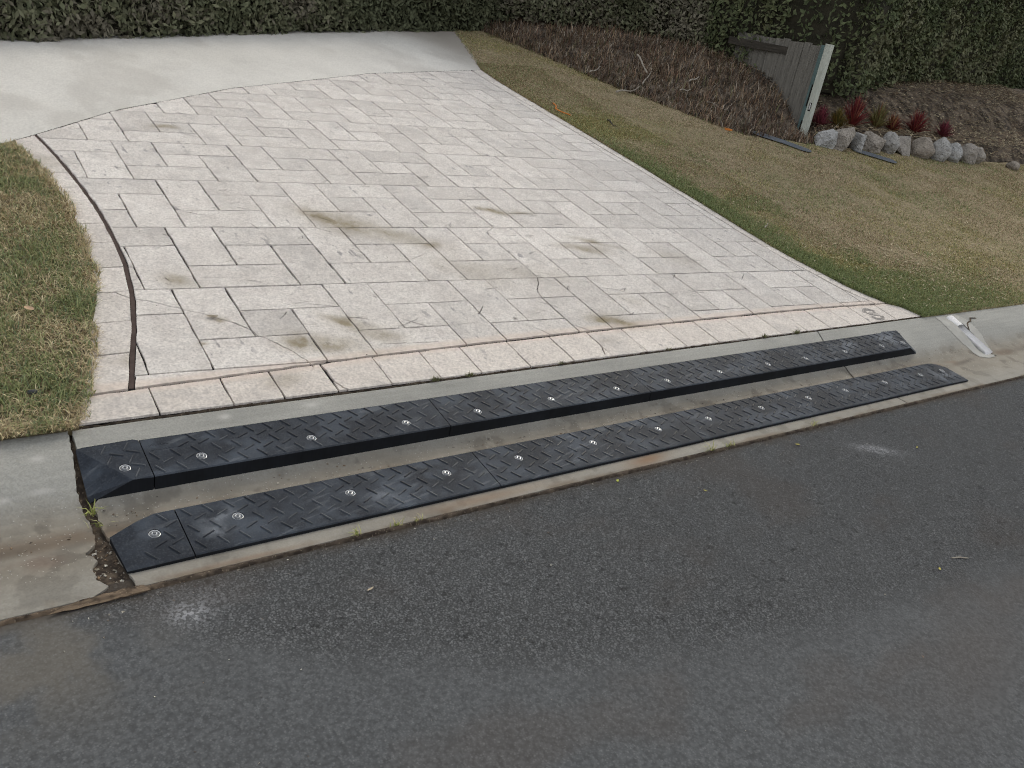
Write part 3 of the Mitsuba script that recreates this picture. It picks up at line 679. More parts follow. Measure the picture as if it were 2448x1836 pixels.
# upper left end: its bars are turned differently
BAR["c", 0] = mikit.ply(tilted(ridge(0.025, 0.043, 0.050), SU), "m_rubber_bar")
BAR["c", 1] = mikit.ply(tilted(ridge(0.046, -0.022, 0.050), SU), "m_rubber_bar")
def washer_mesh(s):
    a = np.linspace(0, 2 * np.pi, 29)[:-1]
    prof = [(0.0188, -0.0075), (0.0188, -0.0022), (0.0172, -0.0016), (0.0158, -0.0030)]
    P = np.array([[(r * np.cos(t), r * np.sin(t), z) for t in np.r_[a, 0]] for r, z in prof])
    m = grid(P[..., 0], P[..., 1], P[..., 2], True)
    return tilted(m, s)
def nut_mesh(s):
    m = m3.Manifold.cylinder(0.0065, 0.0098, 0.0092, 6).translate([0, 0, -0.0058])
    return tilted(man(m), s)
def stub_mesh(s):
    m = m3.Manifold.cylinder(0.0050, 0.0055, 0.0048, 14).translate([0, 0, 0.0005])
    return tilted(man(m), s)
WASH = {n: mikit.ply(washer_mesh(s), "m_zinc", smooth=35) for n, s in (("u", SU), ("l", SLO))}
def seat_mesh(s):
    a = np.linspace(0, 2 * np.pi, 25)
    P = np.array([[(r * np.cos(t), r * np.sin(t), z) for t in a] for r, z in [(0.0160, -0.0030), (0.0125, -0.0062), (0.0, -0.0062)]])
    return tilted(grid(P[..., 0], P[..., 1], P[..., 2], True), s)
SEAT = {n: mikit.ply(seat_mesh(s), "m_zinc_dull", smooth=35) for n, s in (("u", SU), ("l", SLO))}
NUT = {n: mikit.ply(nut_mesh(s), "m_zinc") for n, s in (("u", SU), ("l", SLO))}
STUB = {n: mikit.ply(stub_mesh(s), "m_zinc_dull") for n, s in (("u", SU), ("l", SLO))}
def add_bolt(key, n, x, y, zf, spin):
    t = T().translate([x, y, float(zf(y))])
    b = part(key, "bolt", moved(WASH[n], t))
    part(b, "seat", moved(SEAT[n], t)); part(b, "nut", moved(NUT[n], t)); part(b, "stub", moved(STUB[n], t))
def add_bars(key, n, x0, x1, zf, rows0, rows1, bolts, x_first, ok=lambda x, y, k: True, spacing=0.0725):
    for rows, kind, off in ((rows0, 0, 0.0), (rows1, 1, 0.037)):
        for y in rows:
            k0 = math.floor((x0 - x_first) / spacing) - 1
            for k in range(k0, k0 + 40):
                x = x_first + k * spacing + off
                hw = 0.013 if kind == 0 else 0.0235
                if x - hw < x0 + 0.004 or x + hw > x1 - 0.004: continue
                if any(math.hypot(x - bx, y - by) < 0.036 for bx, by in bolts): continue
                if not ok(x, y, kind): continue
                part(key, "tread_bar", moved(BAR[n, kind], T().translate([x, y, float(zf(y))])))
ORD = ["first", "second", "third", "fourth"]
BX = (0.18, 0.60, 1.02)
DXU = -0.026
for m_ in range(4):
    x0 = DXU + 1.2 * m_
    key = thing("kerb_ramp_section", f"{ORD[m_]} full-length black rubber section from the left in the tall ramp row nearest the driveway", "kerb ramp", "full-length sections of the upper ramp row")
    bolts = [(x0 + b - DXU + 0.008 - 0.034 + 0.0, 0.2955) for b in BX]
    mm = extrude_x(UPP, x0 + 0.0018, x0 + 1.2 - 0.0018)
    for bx, by in bolts: mm = counterbore(mm, bx, by, up_z, SU)
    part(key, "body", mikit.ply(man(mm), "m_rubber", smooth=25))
    for bx, by in bolts: add_bolt(key, "u", bx, by, up_z, 0)
    logo_ok = (lambda x, y, k: not (x < x0 + 0.135 and y > 0.345)) if m_ == 0 else (lambda x, y, k: True)
    add_bars(key, "u", x0, x0 + 1.2, up_z, (0.404, 0.332, 0.260), (0.371, 0.298), bolts, x0 + 0.0285, logo_ok)
    if m_ == 0:
        bl = []
        for r, (ya, n_) in enumerate(((0.392, 7), (0.366, 9))):
            for i in range(n_):
                xx = x0 + 0.028 + i * 0.0098 + 0.002 * r
                bl.append((lambda M: (M[0] @ tilt(SU).T + [xx, ya, float(up_z(ya))], M[1]))(boxm([0, 0, 0.0002], [0.0058, 0.0085, 0.0014])))
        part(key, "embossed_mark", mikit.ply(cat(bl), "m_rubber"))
        labels[key + "__embossed_mark"] = {"label": "two faint worn raised lines moulded near the left end"}
for m_ in range(4):
    x0 = 1.2 * m_
    key = thing("kerb_ramp_section", f"{ORD[m_]} full-length black rubber section from the left in the low ramp row nearest the road", "kerb ramp", "full-length sections of the lower ramp row")
    bolts = [(x0 + b + 0.004, 0.0) for b in BX]
    mm = extrude_x(LOP, x0 + 0.0018, x0 + 1.2 - 0.0018)
    for bx, by in bolts: mm = counterbore(mm, bx, by, lo_z, SLO)
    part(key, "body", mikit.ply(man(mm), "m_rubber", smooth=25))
    for bx, by in bolts: add_bolt(key, "l", bx, by, lo_z, 0)
    add_bars(key, "l", x0, x0 + 1.2, lo_z, (0.066, -0.017, -0.095), (0.033, -0.056), bolts, x0 + 0.031)

def end_body(points, bore, zf, slope):
    m = m3.Manifold.hull_points(np.asarray(points, float)) if hasattr(m3.Manifold, "hull_points") else m3.Manifold.batch_hull([m3.Manifold.sphere(0.0005, 4).translate(list(map(float, p))) for p in points])
    return man(counterbore(m, bore[0], bore[1], zf, slope))
# upper ends
def upper_end(sx, xj, label):
    key = thing("kerb_ramp_end", label, "kerb ramp end")
    X = lambda d: xj + sx * d
    e = 0.0018
    pts = [(X(e), 0.432, up_z(0.432) - .003), (X(e), 0.428, up_z(0.428)), (X(e), 0.2345, up_z(0.2345)), (X(e), 0.2285, up_z(0.229) - 0.004), (X(e), 0.2315, -0.0155), (X(e), 0.432, 0.0775),
           (X(0.018), 0.438, up_z(0.438)), (X(0.185), 0.432, up_z(0.432)), (X(0.203), 0.428, up_z(0.428) - 0.001),
           (X(0.068), 0.2285, up_z(0.2285)), (X(0.205), 0.232, -0.0155), (X(0.208), 0.25, 0.0), (X(0.206), 0.42, 0.0765), (X(0.19), 0.432, 0.0785)]
    b = (X(0.078), 0.296)
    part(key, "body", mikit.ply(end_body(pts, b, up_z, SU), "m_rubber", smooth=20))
    add_bolt(key, "u", b[0], b[1], up_z, 0)
    # bars in the flat triangle-like top
    if sx < 0:
        for (x, y, k) in ((-0.150, 0.402, 0), (-0.077, 0.403, 0), (-0.114, 0.367, 1), (-0.058, 0.372, 1), (-0.075, 0.333, 0), (-0.142, 0.344, 0), (-0.060, 0.300, 1), (-0.072, 0.260, 0)):
            part(key, "tread_bar", moved(BAR["c", k], T().translate([x, y, float(up_z(y))])))
    else:
        for (d, y, k) in ((0.035, 0.404, 0), (0.105, 0.404, 0), (0.165, 0.404, 0), (0.07, 0.371, 1), (0.035, 0.332, 0), (0.110, 0.345, 0), (0.035, 0.260, 0), (0.036, 0.298, 1)):
            part(key, "tread_bar", moved(BAR["u", k], T().translate([X(d), y, float(up_z(y))])))
upper_end(-1, DXU, "black rubber end piece with dark slanting face, left end of the tall upper ramp row")
upper_end(1, DXU + 4.8, "black rubber end piece at the far right end of the tall upper ramp row")
def lower_end(sx, xj, label):
    key = thing("kerb_ramp_end", label, "kerb ramp end")
    X = lambda d: xj + sx * d
    e = 0.0018
    pts = [(X(e), 0.0965, -0.011), (X(e), 0.0945, -0.0072), (X(e), 0.090, lo_z(0.090)), (X(e), -0.132, lo_z(-0.132)), (X(e), -0.1365, -0.0372), (X(e), -0.138, -0.0475), (X(e), 0.0965, -0.0425),
           (X(0.066), 0.0945, -0.0085), (X(0.07), 0.088, lo_z(0.088)), (X(0.128), 0.068, lo_z(0.068)), (X(0.128), 0.0, lo_z(0.0)), (X(0.178), -0.132, lo_z(-0.132)), (X(0.185), -0.139, -0.0382), (X(0.185), -0.139, -0.0475),
           (X(0.203), -0.136, -0.0400), (X(0.204), -0.136, -0.0475), (X(0.214), 0.036, -0.0255), (X(0.215), 0.036, -0.0445), (X(0.07), 0.0965, -0.0425)]
    b = (X(0.088), -0.002)
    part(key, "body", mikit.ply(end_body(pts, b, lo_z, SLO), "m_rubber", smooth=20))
    add_bolt(key, "l", b[0], b[1], lo_z, 0)
    for (d, y, k) in ((0.047, 0.065, 0), (0.046, -0.023, 0), (0.052, -0.095, 0), (0.124, -0.097, 0), (0.029, 0.026, 1), (0.029, -0.058, 1), (0.083, -0.057, 1)):
        if k == 0 or True:
            part(key, "tread_bar", moved(BAR["l", k], T().translate([X(d), y, float(lo_z(y))])))
lower_end(-1, 0.0, "black rubber end piece with clipped corner at the left end of the low ramp row")
lower_end(1, 4.8, "black rubber end piece at the far right end of the low ramp row")

# ------------------------------------------------------------------ lawns and beds
yv = np.concatenate([[0.534], np.linspace(0.545, 4.4, 110)])
ulin = np.concatenate([-np.array([12, 8, 5, 3, 2]), np.linspace(-1.4, 0, 50)])
Yl = np.repeat(yv[:, None], len(ulin), 1); Xl = left_edge(Yl) + ulin[None, :] + 0.004
keep = Yl
Zl = surf(Xl, Yl) + 0.004 + 0.012 * (meshkit.fbm(np.stack([Xl * 9, Yl * 9, Xl * 0], -1), 3, 5) - 0.5) - 0.006 * sstep(-0.06, 0, ulin)[None, :]
# it ends under the plain concrete
Zl[0] = 0.080
Yl2 = np.minimum(Yl, arc(Xl) + 0.02)
Zl = np.where(Yl > arc(Xl), surf(Xl, Yl2) - 0.004, Zl)
thing("lawn", "brown soil of the lawn left of the driveway", None, kind="structure", shape=mikit.ply(grid(Xl, Yl2, Zl, True), "m_soil", smooth=True))
yv = np.concatenate([[0.534], np.linspace(0.545, 8, 150), np.linspace(8.2, 15, 16)])
ulin = np.concatenate([np.linspace(0, 4, 60), np.linspace(4.1, 10, 50), [12, 16, 24, 40]])
Yr = np.repeat(yv[:, None], len(ulin), 1); Xr = right_edge(Yr) + ulin[None, :] - 0.004
inM = (Yr > rock_y(Xr) + 0.05) & (Xr > mulch_x(Yr) + 0.05)
Zr = surf(Xr, Yr) + 0.006 + 0.02 * (meshkit.fbm(np.stack([Xr * 4, Yr * 4, Xr * 0], -1), 3, 6) - 0.5) * sstep(0.0, 0.3, ulin)[None, :] - 0.012 * sstep(0.05, 0, ulin)[None, :] - 0.05 * inM
Zr[0] = 0.080
thing("lawn", "dry brownish soil and thatch of the sloping lawn right of the driveway", None, kind="structure", shape=mikit.ply(grid(Xr, Yr, Zr, True), "m_drylawn", smooth=True))
# mulch bank and garden bed
xg = np.concatenate([np.arange(7.0, 13.5, 0.06), np.arange(13.6, 32, 0.6)]); yg = np.concatenate([np.arange(3.0, 7.5, 0.06), np.arange(7.6, 15, 0.3)])
Xm, Ym = np.meshgrid(xg, yg, indexing="ij")
jit = 0.06 * (meshkit.fbm(np.stack([Xm * 3, Ym * 3, Xm * 0], -1), 3, 8) - 0.5)
inside = (Ym > rock_y(Xm) + jit + 0.02) & (Xm > mulch_x(Ym) + jit * 2)
dm = np.clip(np.minimum(Ym - rock_y(Xm), np.where(Ym > 4.3, Xm - mulch_x(Ym), 9)), 0, 1)
Zm = land(Xm, Ym) - 0.02 + 0.03 * sstep(0, 0.25, dm) + 0.07 * sstep(0, 0.3, dm) * (meshkit.fbm(np.stack([Xm * 4, Ym * 4, Xm * 0], -1), 4, 9) - 0.5)
v_, f_ = grid(Xm, Ym, Zm)
f_ = f_[inside.reshape(-1)[f_].all(1)]
f_ = f_[:, ::-1] if np.cross(v_[f_[0, 1]] - v_[f_[0, 0]], v_[f_[0, 2]] - v_[f_[0, 0]])[2] < 0 else f_
thing("garden_bed", "dark mulched bank and garden bed above the right lawn", None, kind="structure", shape=mikit.ply((v_, f_), "m_mulch", smooth=True))

# grass: many single blades
def blades(P, L, lean, az, w, col, seg=2, tipcol=None):
    n = len(P)
    d = np.stack([np.cos(az), np.sin(az), np.zeros(n)], -1); s = np.stack([-np.sin(az), np.cos(az), np.zeros(n)], -1)
    upz = np.array([0, 0, 1.0])
    l0 = lean * 0.6; l1 = np.minimum(lean * 1.35, 1.72)
    a = P + 0.5 * L[:, None] * (np.cos(l0)[:, None] * upz + np.sin(l0)[:, None] * d)
    b = a + 0.5 * L[:, None] * (np.cos(l1)[:, None] * upz + np.sin(l1)[:, None] * d)
    W = w[:, None] * s / 2
    V = np.stack([P - W, P + W, a - W * 0.8, a + W * 0.8, b], 1).reshape(-1, 3)
    k = np.arange(n)[:, None] * 5
    F = (k[:, None] + np.array([[0, 1, 3], [0, 3, 2], [2, 3, 4]])[None]).reshape(-1, 3)
    Cc = np.repeat(col, 5, 0)
    return V, F, Cc
def rand_in(n, x0, x1, y0, y1):
    return np.stack([rng.uniform(x0, x1, n), rng.uniform(y0, y1, n)], -1)
def n2(P, s, seed): return meshkit.fbm(np.c_[P * s, np.zeros(len(P))], 4, seed)
GREENS = np.array([(0.070, 0.085, 0.036), (0.092, 0.108, 0.046), (0.112, 0.123, 0.054), (0.060, 0.080, 0.042), (0.135, 0.138, 0.066)])
STRAWS = np.array([(0.25, 0.205, 0.12), (0.31, 0.265, 0.165), (0.38, 0.33, 0.215), (0.19, 0.15, 0.085), (0.15, 0.115, 0.07)])
# left lawn
P = rand_in(150000, -1.7, 0.24, 0.53, 4.0)
e = left_edge(P[:, 1]) + 0.012 + 0.075 * (n2(P, 6, 21) - 0.42)
ok = (P[:, 0] < e) & (P[:, 1] < arc(P[:, 0]) - 0.03) & (P[:, 1] > 0.532 + 0.02 * n2(P, 9, 22))
P = P[ok]
P = P[rng.random(len(P)) < 0.45 + 0.9 * n2(P, 7, 23)]
P = np.vstack([P, np.c_[rng.uniform(-1.7, -0.2, 5200), rng.uniform(0.520, 0.565, 5200)]])
n = len(P)
g = n2(P, 4.2, 24) + 0.45 * (n2(P, 14, 25) - 0.5)
edge_d = left_edge(P[:, 1]) - P[:, 0]
pg_ = np.clip(0.60 + 1.5 * (g - 0.5) + 0.10 * (P[:, 1] < 1.6) - 0.30 * (edge_d < 0.05) - 0.4 * (P[:, 1] < 0.66) - 0.22 * sstep(1.7, 2.3, P[:, 1]) * sstep(3.1, 2.6, P[:, 1]), 0.12, 0.96)
isg = rng.random(n) < pg_
col = np.where(isg[:, None], GREENS[rng.integers(0, 5, n)], STRAWS[rng.integers(0, 5, n)]) * rng.uniform(0.75, 1.25, (n, 1)) * np.where(isg, 2.35, 1.75)[:, None]
L_ = rng.uniform(0.022, 0.060, n) * (0.7 + 0.6 * n2(P, 9, 26)); lean = rng.uniform(0.5, 1.25, n); lean[~isg] = rng.uniform(0.85, 1.4, (~isg).sum())
az = rng.uniform(0, 2 * np.pi, n)
Z0 = surf(P[:, 0], P[:, 1]) + 0.002
V, F, Cc = blades(np.c_[P, Z0], L_, lean, az, rng.uniform(0.0022, 0.0044, n), col)
thing("grass", "patchy green and straw coloured grass on the lawn left of the driveway", "grass", kind="stuff", shape=mikit.ply((V, F), "m_vcol", smooth=True, color=Cc))
# right lawn
P1 = np.vstack([rand_in(420000, 5.0, 13.5, 0.5, 7.6), rand_in(45000, 5.3, 8.0, 7.6, 9.8)])
P2 = np.c_[rng.uniform(0, 1, 120000) ** 1.5 * 1.0, rng.uniform(0.5, 7.0, 120000)]; P2[:, 0] += right_edge(P2[:, 1])
P3 = np.c_[5.2 + np.abs(rng.normal(0, 1.5, 50000)), 0.53 + np.abs(rng.normal(0, 0.55, 50000))]
P = np.vstack([P1, P2, P3])
e = right_edge(P[:, 1]) - 0.012 - 0.045 * (n2(P, 8, 31) - 0.4)
dist = np.hypot(P[:, 0] - cam[0], P[:, 1] - cam[1])
vis = ((P - cam[:2]) @ np.array([0.955, -0.295])) < 0.80 * dist  # within a generous wedge of what can be looked at
ok = (P[:, 0] > e) & ~((P[:, 1] > rock_y(P[:, 0]) - 0.02) & (P[:, 0] > mulch_x(P[:, 1]) + 0.03)) & (P[:, 1] > 0.538) & (P[:, 1] < 9.7) & vis
P = P[ok]; n = len(P)
dE = P[:, 0] - right_edge(P[:, 1])
g = n2(P, 1.6, 33) + 0.5 * (n2(P, 7, 34) - 0.5)
pgreen = 0.12 + 0.62 * sstep(0.40, 0.05, dE + 0.5 * (n2(P, 2.5, 35) - 0.5)) * sstep(4.6, 3.0, P[:, 1]) + 0.42 * sstep(1.45, 0.7, P[:, 1] + 0.5 * (n2(P, 2, 36) - 0.5)) * sstep(8.2, 6.3, P[:, 0]) + 0.30 * sstep(0.55, 0.7, g) * sstep(5.0, 3.2, P[:, 1])
isg = rng.random(n) < np.clip(pgreen, 0, 0.93)
DRY = np.array([(0.24, 0.185, 0.115), (0.20, 0.155, 0.095), (0.30, 0.25, 0.16), (0.17, 0.145, 0.075), (0.155, 0.115, 0.08)])
GR2 = np.array([(0.085, 0.105, 0.042), (0.105, 0.126, 0.052), (0.130, 0.140, 0.062), (0.078, 0.100, 0.048)])
col = np.where(isg[:, None], GR2[rng.integers(0, 4, n)], DRY[rng.integers(0, 5, n)]) * rng.uniform(0.75, 1.25, (n, 1)) * np.where(isg, 2.15, 1.85)[:, None]
ylw = (rng.random(n) < sstep(0.42, 0.66, n2(P, 1.1, 37)))[:, None] & ~isg[:, None]
col = np.where(ylw, col * np.array([0.92, 1.0, 0.72]), col)
L_ = rng.uniform(0.014, 0.034, n) * np.where(isg, 1.35, 1.0); lean = np.where(isg, rng.uniform(0.4, 1.2, n), rng.uniform(0.9, 1.45, n))
Z0 = land(P[:, 0], P[:, 1]) + 0.003
V, F, Cc = blades(np.c_[P, Z0], L_, lean, rng.uniform(0, 2 * np.pi, n), rng.uniform(0.002, 0.0042, n) * (1 + 0.05 * dE), col)
thing("grass", "dry brown grass with a green fringe on the lawn right of the driveway", "grass", kind="stuff", shape=mikit.ply((V, F), "m_vcol", smooth=True, color=Cc))
n_grass = n
# straw and clippings scattered on the right lawn
def flakes(P, zf, L, w, col, h=0.006):
    n = len(P); a = rng.uniform(0, np.pi, n)
    d = np.c_[np.cos(a), np.sin(a)] * L[:, None] / 2; s = np.c_[-np.sin(a), np.cos(a)] * w[:, None] / 2
    z = zf(P[:, 0], P[:, 1]) + h + rng.uniform(0, 0.012, n); tz = rng.uniform(-0.006, 0.006, n)
    q = [np.c_[P - d - s, z - tz], np.c_[P + d - s, z + tz], np.c_[P + d + s, z + tz], np.c_[P - d + s, z - tz]]
    V = np.stack(q, 1).reshape(-1, 3); k = np.arange(n)[:, None] * 4
    F = (k[:, None] + np.array([[0, 1, 2], [0, 2, 3]])[None]).reshape(-1, 3)
    return V, F, np.repeat(col, 4, 0)
P = np.vstack([rand_in(700, 5.2, 9.0, 0.6, 4.0), np.c_[rng.normal(6.2, 0.7, 420), rng.normal(1.05, 0.35, 420)]])
P = P[(P[:, 0] > right_edge(P[:, 1]) + 0.05) & (P[:, 1] > 0.58)]
n = len(P)
V, F, Cc = flakes(P, land, rng.uniform(0.012, 0.05, n), rng.uniform(0.004, 0.009, n), np.array([(0.50, 0.43, 0.29)]) * rng.uniform(0.5, 1.05, (n, 1)), 0.016)
thing("leaf_litter", "pale straw and dry leaf scraps scattered over the right lawn", "leaf litter", kind="stuff", shape=mikit.ply((V, F), "m_vcol", color=Cc))
# bark, dead grass and scraps on the bank
P = rand_in(42000, 7.05, 9.6, 4.2, 10.5)
P = P[(P[:, 0] > mulch_x(P[:, 1]) - 0.04) & (P[:, 1] > rock_y(P[:, 0])) ]
P = P[:26000]; n = len(P)
BRN = np.array([(0.12, 0.082, 0.055), (0.19, 0.14, 0.092), (0.06, 0.046, 0.038), (0.24, 0.21, 0.17), (0.14, 0.085, 0.06), (0.11, 0.11, 0.055)])
V, F, Cc = blades(np.c_[P, land(P[:, 0], P[:, 1])], rng.uniform(0.04, 0.19, n) * (0.5 + n2(P, 3.5, 42)), rng.uniform(0.3, 1.5, n), rng.uniform(0, 6.28, n), rng.uniform(0.004, 0.013, n), BRN[rng.choice(6, n, p=[.28, .22, .20, .14, .10, .06])] * rng.uniform(0.8, 2.0, (n, 1)) * (0.45 + 1.3 * n2(P, 2.6, 41))[:, None])
thing("dead_grass", "matted dead brown grass and bark over the bank beyond the right lawn", "dead grass", kind="stuff", shape=mikit.ply((V, F), "m_vcol", smooth=True, color=Cc))
P = rand_in(46000, 9.0, 18.0, 3.2, 7.4); P = P[P[:, 1] > rock_y(P[:, 0]) + 0.05]; n = len(P)
V, F, Cc = flakes(P, land, rng.uniform(0.03, 0.10, n), rng.uniform(0.007, 0.017, n), np.array([(0.24, 0.18, 0.11), (0.16, 0.105, 0.07), (0.46, 0.40, 0.27)])[rng.choice(3, n, p=[.34, .30, .36])] * rng.uniform(0.8, 1.4, (n, 1)), 0.05)
thing("straw_mulch", "straw coloured mulch over the garden bed behind the rocks", "mulch", kind="stuff", shape=mikit.ply((V, F), "m_vcol", color=Cc))

# ------------------------------------------------------------------ rocks along the bed
def rock(x, y, w, h, d, kind, seed, roundness=0.0, yaw=0.0):
    r = np.random.default_rng(seed)
    if roundness > 0.5:
        b = trimesh.creation.icosphere(subdivisions=3); v = np.array(b.vertices)
        v *= 1 + 0.55 * (meshkit.fbm(v * 1.5 + seed, 3, seed)[:, None] - 0.5)
        m = (v, np.array(b.faces))
    else:
        p = r.normal(size=(12, 3)); p /= np.linalg.norm(p, axis=1, keepdims=True); p *= r.uniform(0.85, 1.1, (12, 1))
        p = np.sign(p) * np.abs(p) ** 0.8
        hm = trimesh.convex.convex_hull(p)
        mm = trimesh.Trimesh(*trimesh.remesh.subdivide_to_size(hm.vertices, hm.faces, 0.3), process=True)
        v = np.array(mm.vertices); v *= 1 + 0.10 * (meshkit.fbm(v * 3 + seed, 3, seed)[:, None] - 0.5)
        m = (v, np.array(mm.faces))
    v = m[0]
    lo, hi = v.min(0), v.max(0)
    v = (v - (lo + hi) / 2) / (hi - lo) * np.array([w, d, h * 1.22])
    v = v @ rotz(yaw).T
    v += [x, y, float(land(x, y)) + h * 0.39 - 0.0]
    return (v, m[1]), np.c_[np.full(len(v), r.random()), np.full(len(v), kind)]
RK = [(8.97, 4.14, .25, .22, .24, 0.0, 0, "white angular flat-topped rock beside the pale fence post"),
      (9.22, 4.08, .36, .29, .30, 0.85, 0, "large pinkish grey peaked rock, second along from the fence post"),
      (9.50, 4.02, .17, .22, .18, 0.0, 0, "small narrow pale rock beside the large peaked rock"),
      (9.83, 4.02, .36, .25, .26, 0.9, 0, "broad pinkish brown rock with a dark left side, right of the narrow pale rock"),
      (10.16, 3.98, .24, .27, .24, 0.25, 1, "rounded light grey rock between the two broad brownish rocks"),
      (10.52, 3.99, .36, .235, .26, 0.7, 0, "squat grey rock with a pointed right end in the middle of the row"),
      (10.80, 3.86, .36, .27, .30, 1.0, 1, "dusty brown earth-coloured rock that almost blends into the bed"),
      (11.08, 3.78, .28, .31, .26, 0.15, 1, "tall blue-grey rock right of the dusty brown one"),
      (11.42, 3.77, .30, .25, .26, 0.0, 1, "pale bluish white rock right of the tall blue-grey rock"),
      (11.74, 3.74, .30, .26, .26, 0.75, 1, "pinkish grey rounded rock second from the right end of the row"),
      (12.02, 3.73, .25, .22, .24, 0.8, 1, "tan round rock at the right end of the row")]
for i, (x, y, w, h, d, k, ro, lab) in enumerate(RK):
    m, uvr = rock(x, y, w, h, d, k, 100 + i, ro, 0.3 * (i % 3 - 1))
    thing("rock", lab, "rock", "rocks edging the garden bed", mikit.ply(m, "m_rock", smooth=True if ro else False, uv=uvr))
m, uvr = rock(12.75, 3.52, .20, .12, .18, 1.0, 131, 1); thing("rock", "small low pinkish stone by itself at the far right edge of the lawn", "rock", None, mikit.ply(m, "m_rock", smooth=True, uv=uvr))

# ------------------------------------------------------------------ fence of palings with its end post
fx, fy = 8.955, 4.47
fk = thing("paling_fence", "weathered grey timber paling fence running back from the pale post", "fence")
for i in range(13):
    y = fy + 0.10 + i * 0.118
    x = fx + 0.02 + 0.012 * i + rng.uniform(-0.006, 0.006)
    zb = float(land(fx, min(y, fy + .5))) - 0.03 if i < 5 else float(land(fx, fy)) + 0.30 + 0.028 * i
    ht = 1.05 + rng.uniform(-.012, .012) - (zb - float(land(fx, fy)))
    part(fk, "paling", mikit.ply(boxm([x, y, zb + ht / 2], [0.018, 0.105, ht], rotz(rng.uniform(-.03, .03))), "m_wood"))
part(fk, "rail", mikit.ply(boxm([fx - 0.022, fy + 1.05, float(land(fx, fy)) + 0.36], [0.045, 0.95, 0.10], [[1, 0, 0], [0, 0.985, 0], [0, 0.22, 1]]), "m_darkwood"))
part(fk, "rail", mikit.ply(boxm([fx + 0.075, fy + 0.85, float(land(fx, fy)) + 0.92], [0.04, 1.55, 0.09]), "m_darkwood"))
zp = float(land(fx, fy))
pk = part(fk, "post", mikit.ply(boxm([fx, fy - 0.01, zp + 0.50], [0.075, 0.075, 1.16]), "m_post"))
labels[pk] = {"label": "pale painted square end post with a slot"}
part(pk, "slot", mikit.ply(boxm([fx - 0.0385, fy - 0.015, zp + 0.34], [0.004, 0.034, 0.10]), "m_dark"))
part(pk, "latch_tab", mikit.ply(boxm([fx - 0.041, fy - 0.016, zp + 0.345], [0.005, 0.014, 0.075]), "m_pvc"))
tk = part(fk, "channel", mikit.ply(boxm([fx - 0.012, fy + 0.062, zp + 0.50], [0.03, 0.055, 1.12]), "m_teal"))
labels[tk] = {"label": "blue-green metal channel beside the post"}
part(tk, "slot", mikit.ply(boxm([fx - 0.029, fy + 0.045, zp + 0.47], [0.004, 0.022, 0.26]), "m_dark"))
part(tk, "slot", mikit.ply(boxm([fx - 0.029, fy + 0.045, zp + 0.09], [0.004, 0.020, 0.15]), "m_dark"))

# ------------------------------------------------------------------ spiky plants in the bed
def spiky(x, y, r, h, cols, seed, n=90):
    q = np.random.default_rng(seed)
    az = q.uniform(0, 2 * np.pi, n); el = q.uniform(0.15, 1.25, n); L = q.uniform(0.7, 1.0, n)
    ms, cs = [], []
    z0 = float(land(x, y)) + 0.01
    for k in range(n):
        d = np.array([math.cos(az[k]) * r, math.sin(az[k]) * r])
        t_ = np.linspace(0, 1, 5)
        px = x + d[0] * L[k] * t_ * math.sin(el[k]); py = y + d[1] * L[k] * t_ * math.sin(el[k])
        pz = z0 + h * L[k] * (math.cos(el[k] * 0.8) * t_ * 1.15 - 0.35 * math.sin(el[k]) * t_ ** 2)
        w = 0.022 * (1 - t_ ** 2) + 0.001
        s = np.array([-math.sin(az[k]), math.cos(az[k])])
        A = np.c_[px + s[0] * w / 2, py + s[1] * w / 2, pz]; B = np.c_[px - s[0] * w / 2, py - s[1] * w / 2, pz]; M = np.c_[px, py, pz - 0.25 * w]
        X = np.stack([A, M, B])
        ms.append(grid(X[..., 0], X[..., 1], X[..., 2])); cs.append(np.repeat([np.array(cols[q.integers(0, len(cols))]) * q.uniform(0.55, 1.1)], 15, 0))
    m = cat(ms)
    return mikit.ply(m, "m_vcol", smooth=True, color=np.vstack(cs))
RED = [(0.20, 0.030, 0.035), (0.27, 0.05, 0.05), (0.13, 0.02, 0.025), (0.30, 0.10, 0.07)]
MAG = [(0.20, 0.04, 0.06), (0.26, 0.07, 0.09), (0.12, 0.025, 0.035)]
OLV = [(0.16, 0.12, 0.03), (0.22, 0.15, 0.045), (0.10, 0.085, 0.02)]
YGR = [(0.22, 0.21, 0.08), (0.30, 0.27, 0.11), (0.13, 0.11, 0.04), (0.20, 0.11, 0.05)]
PL = [(9.16, 4.42, .16, .22, MAG, "magenta-red spiky plant right behind the white angular rock"),
      (9.50, 4.40, .19, .20, OLV, "olive and yellow-brown spiky plant above the large peaked rock"),
      (9.93, 4.46, .25, .32, RED, "largest bright red spiky plant in the garden bed"),
      (10.48, 4.46, .21, .28, YGR, "yellow-green spiky plant between two red ones"),
      (10.72, 4.36, .17, .20, [(0.22, 0.07, 0.04), (0.16, 0.03, 0.03), (0.28, 0.15, 0.07)], "small dark red and orange plant just right of the yellow-green one"),
      (11.28, 4.34, .22, .26, RED, "red spiky plant above the dusty brown rock"),
      (11.80, 4.20, .17, .20, MAG, "pinkish red plant furthest right, above the pale bluish white rock")]
for i, (x, y, r, h, c, lab) in enumerate(PL):
    thing("spiky_plant", lab, "plant", "spiky plants in the garden bed", spiky(x, y, r * 1.35, h * 1.35, c, 50 + i, 130))

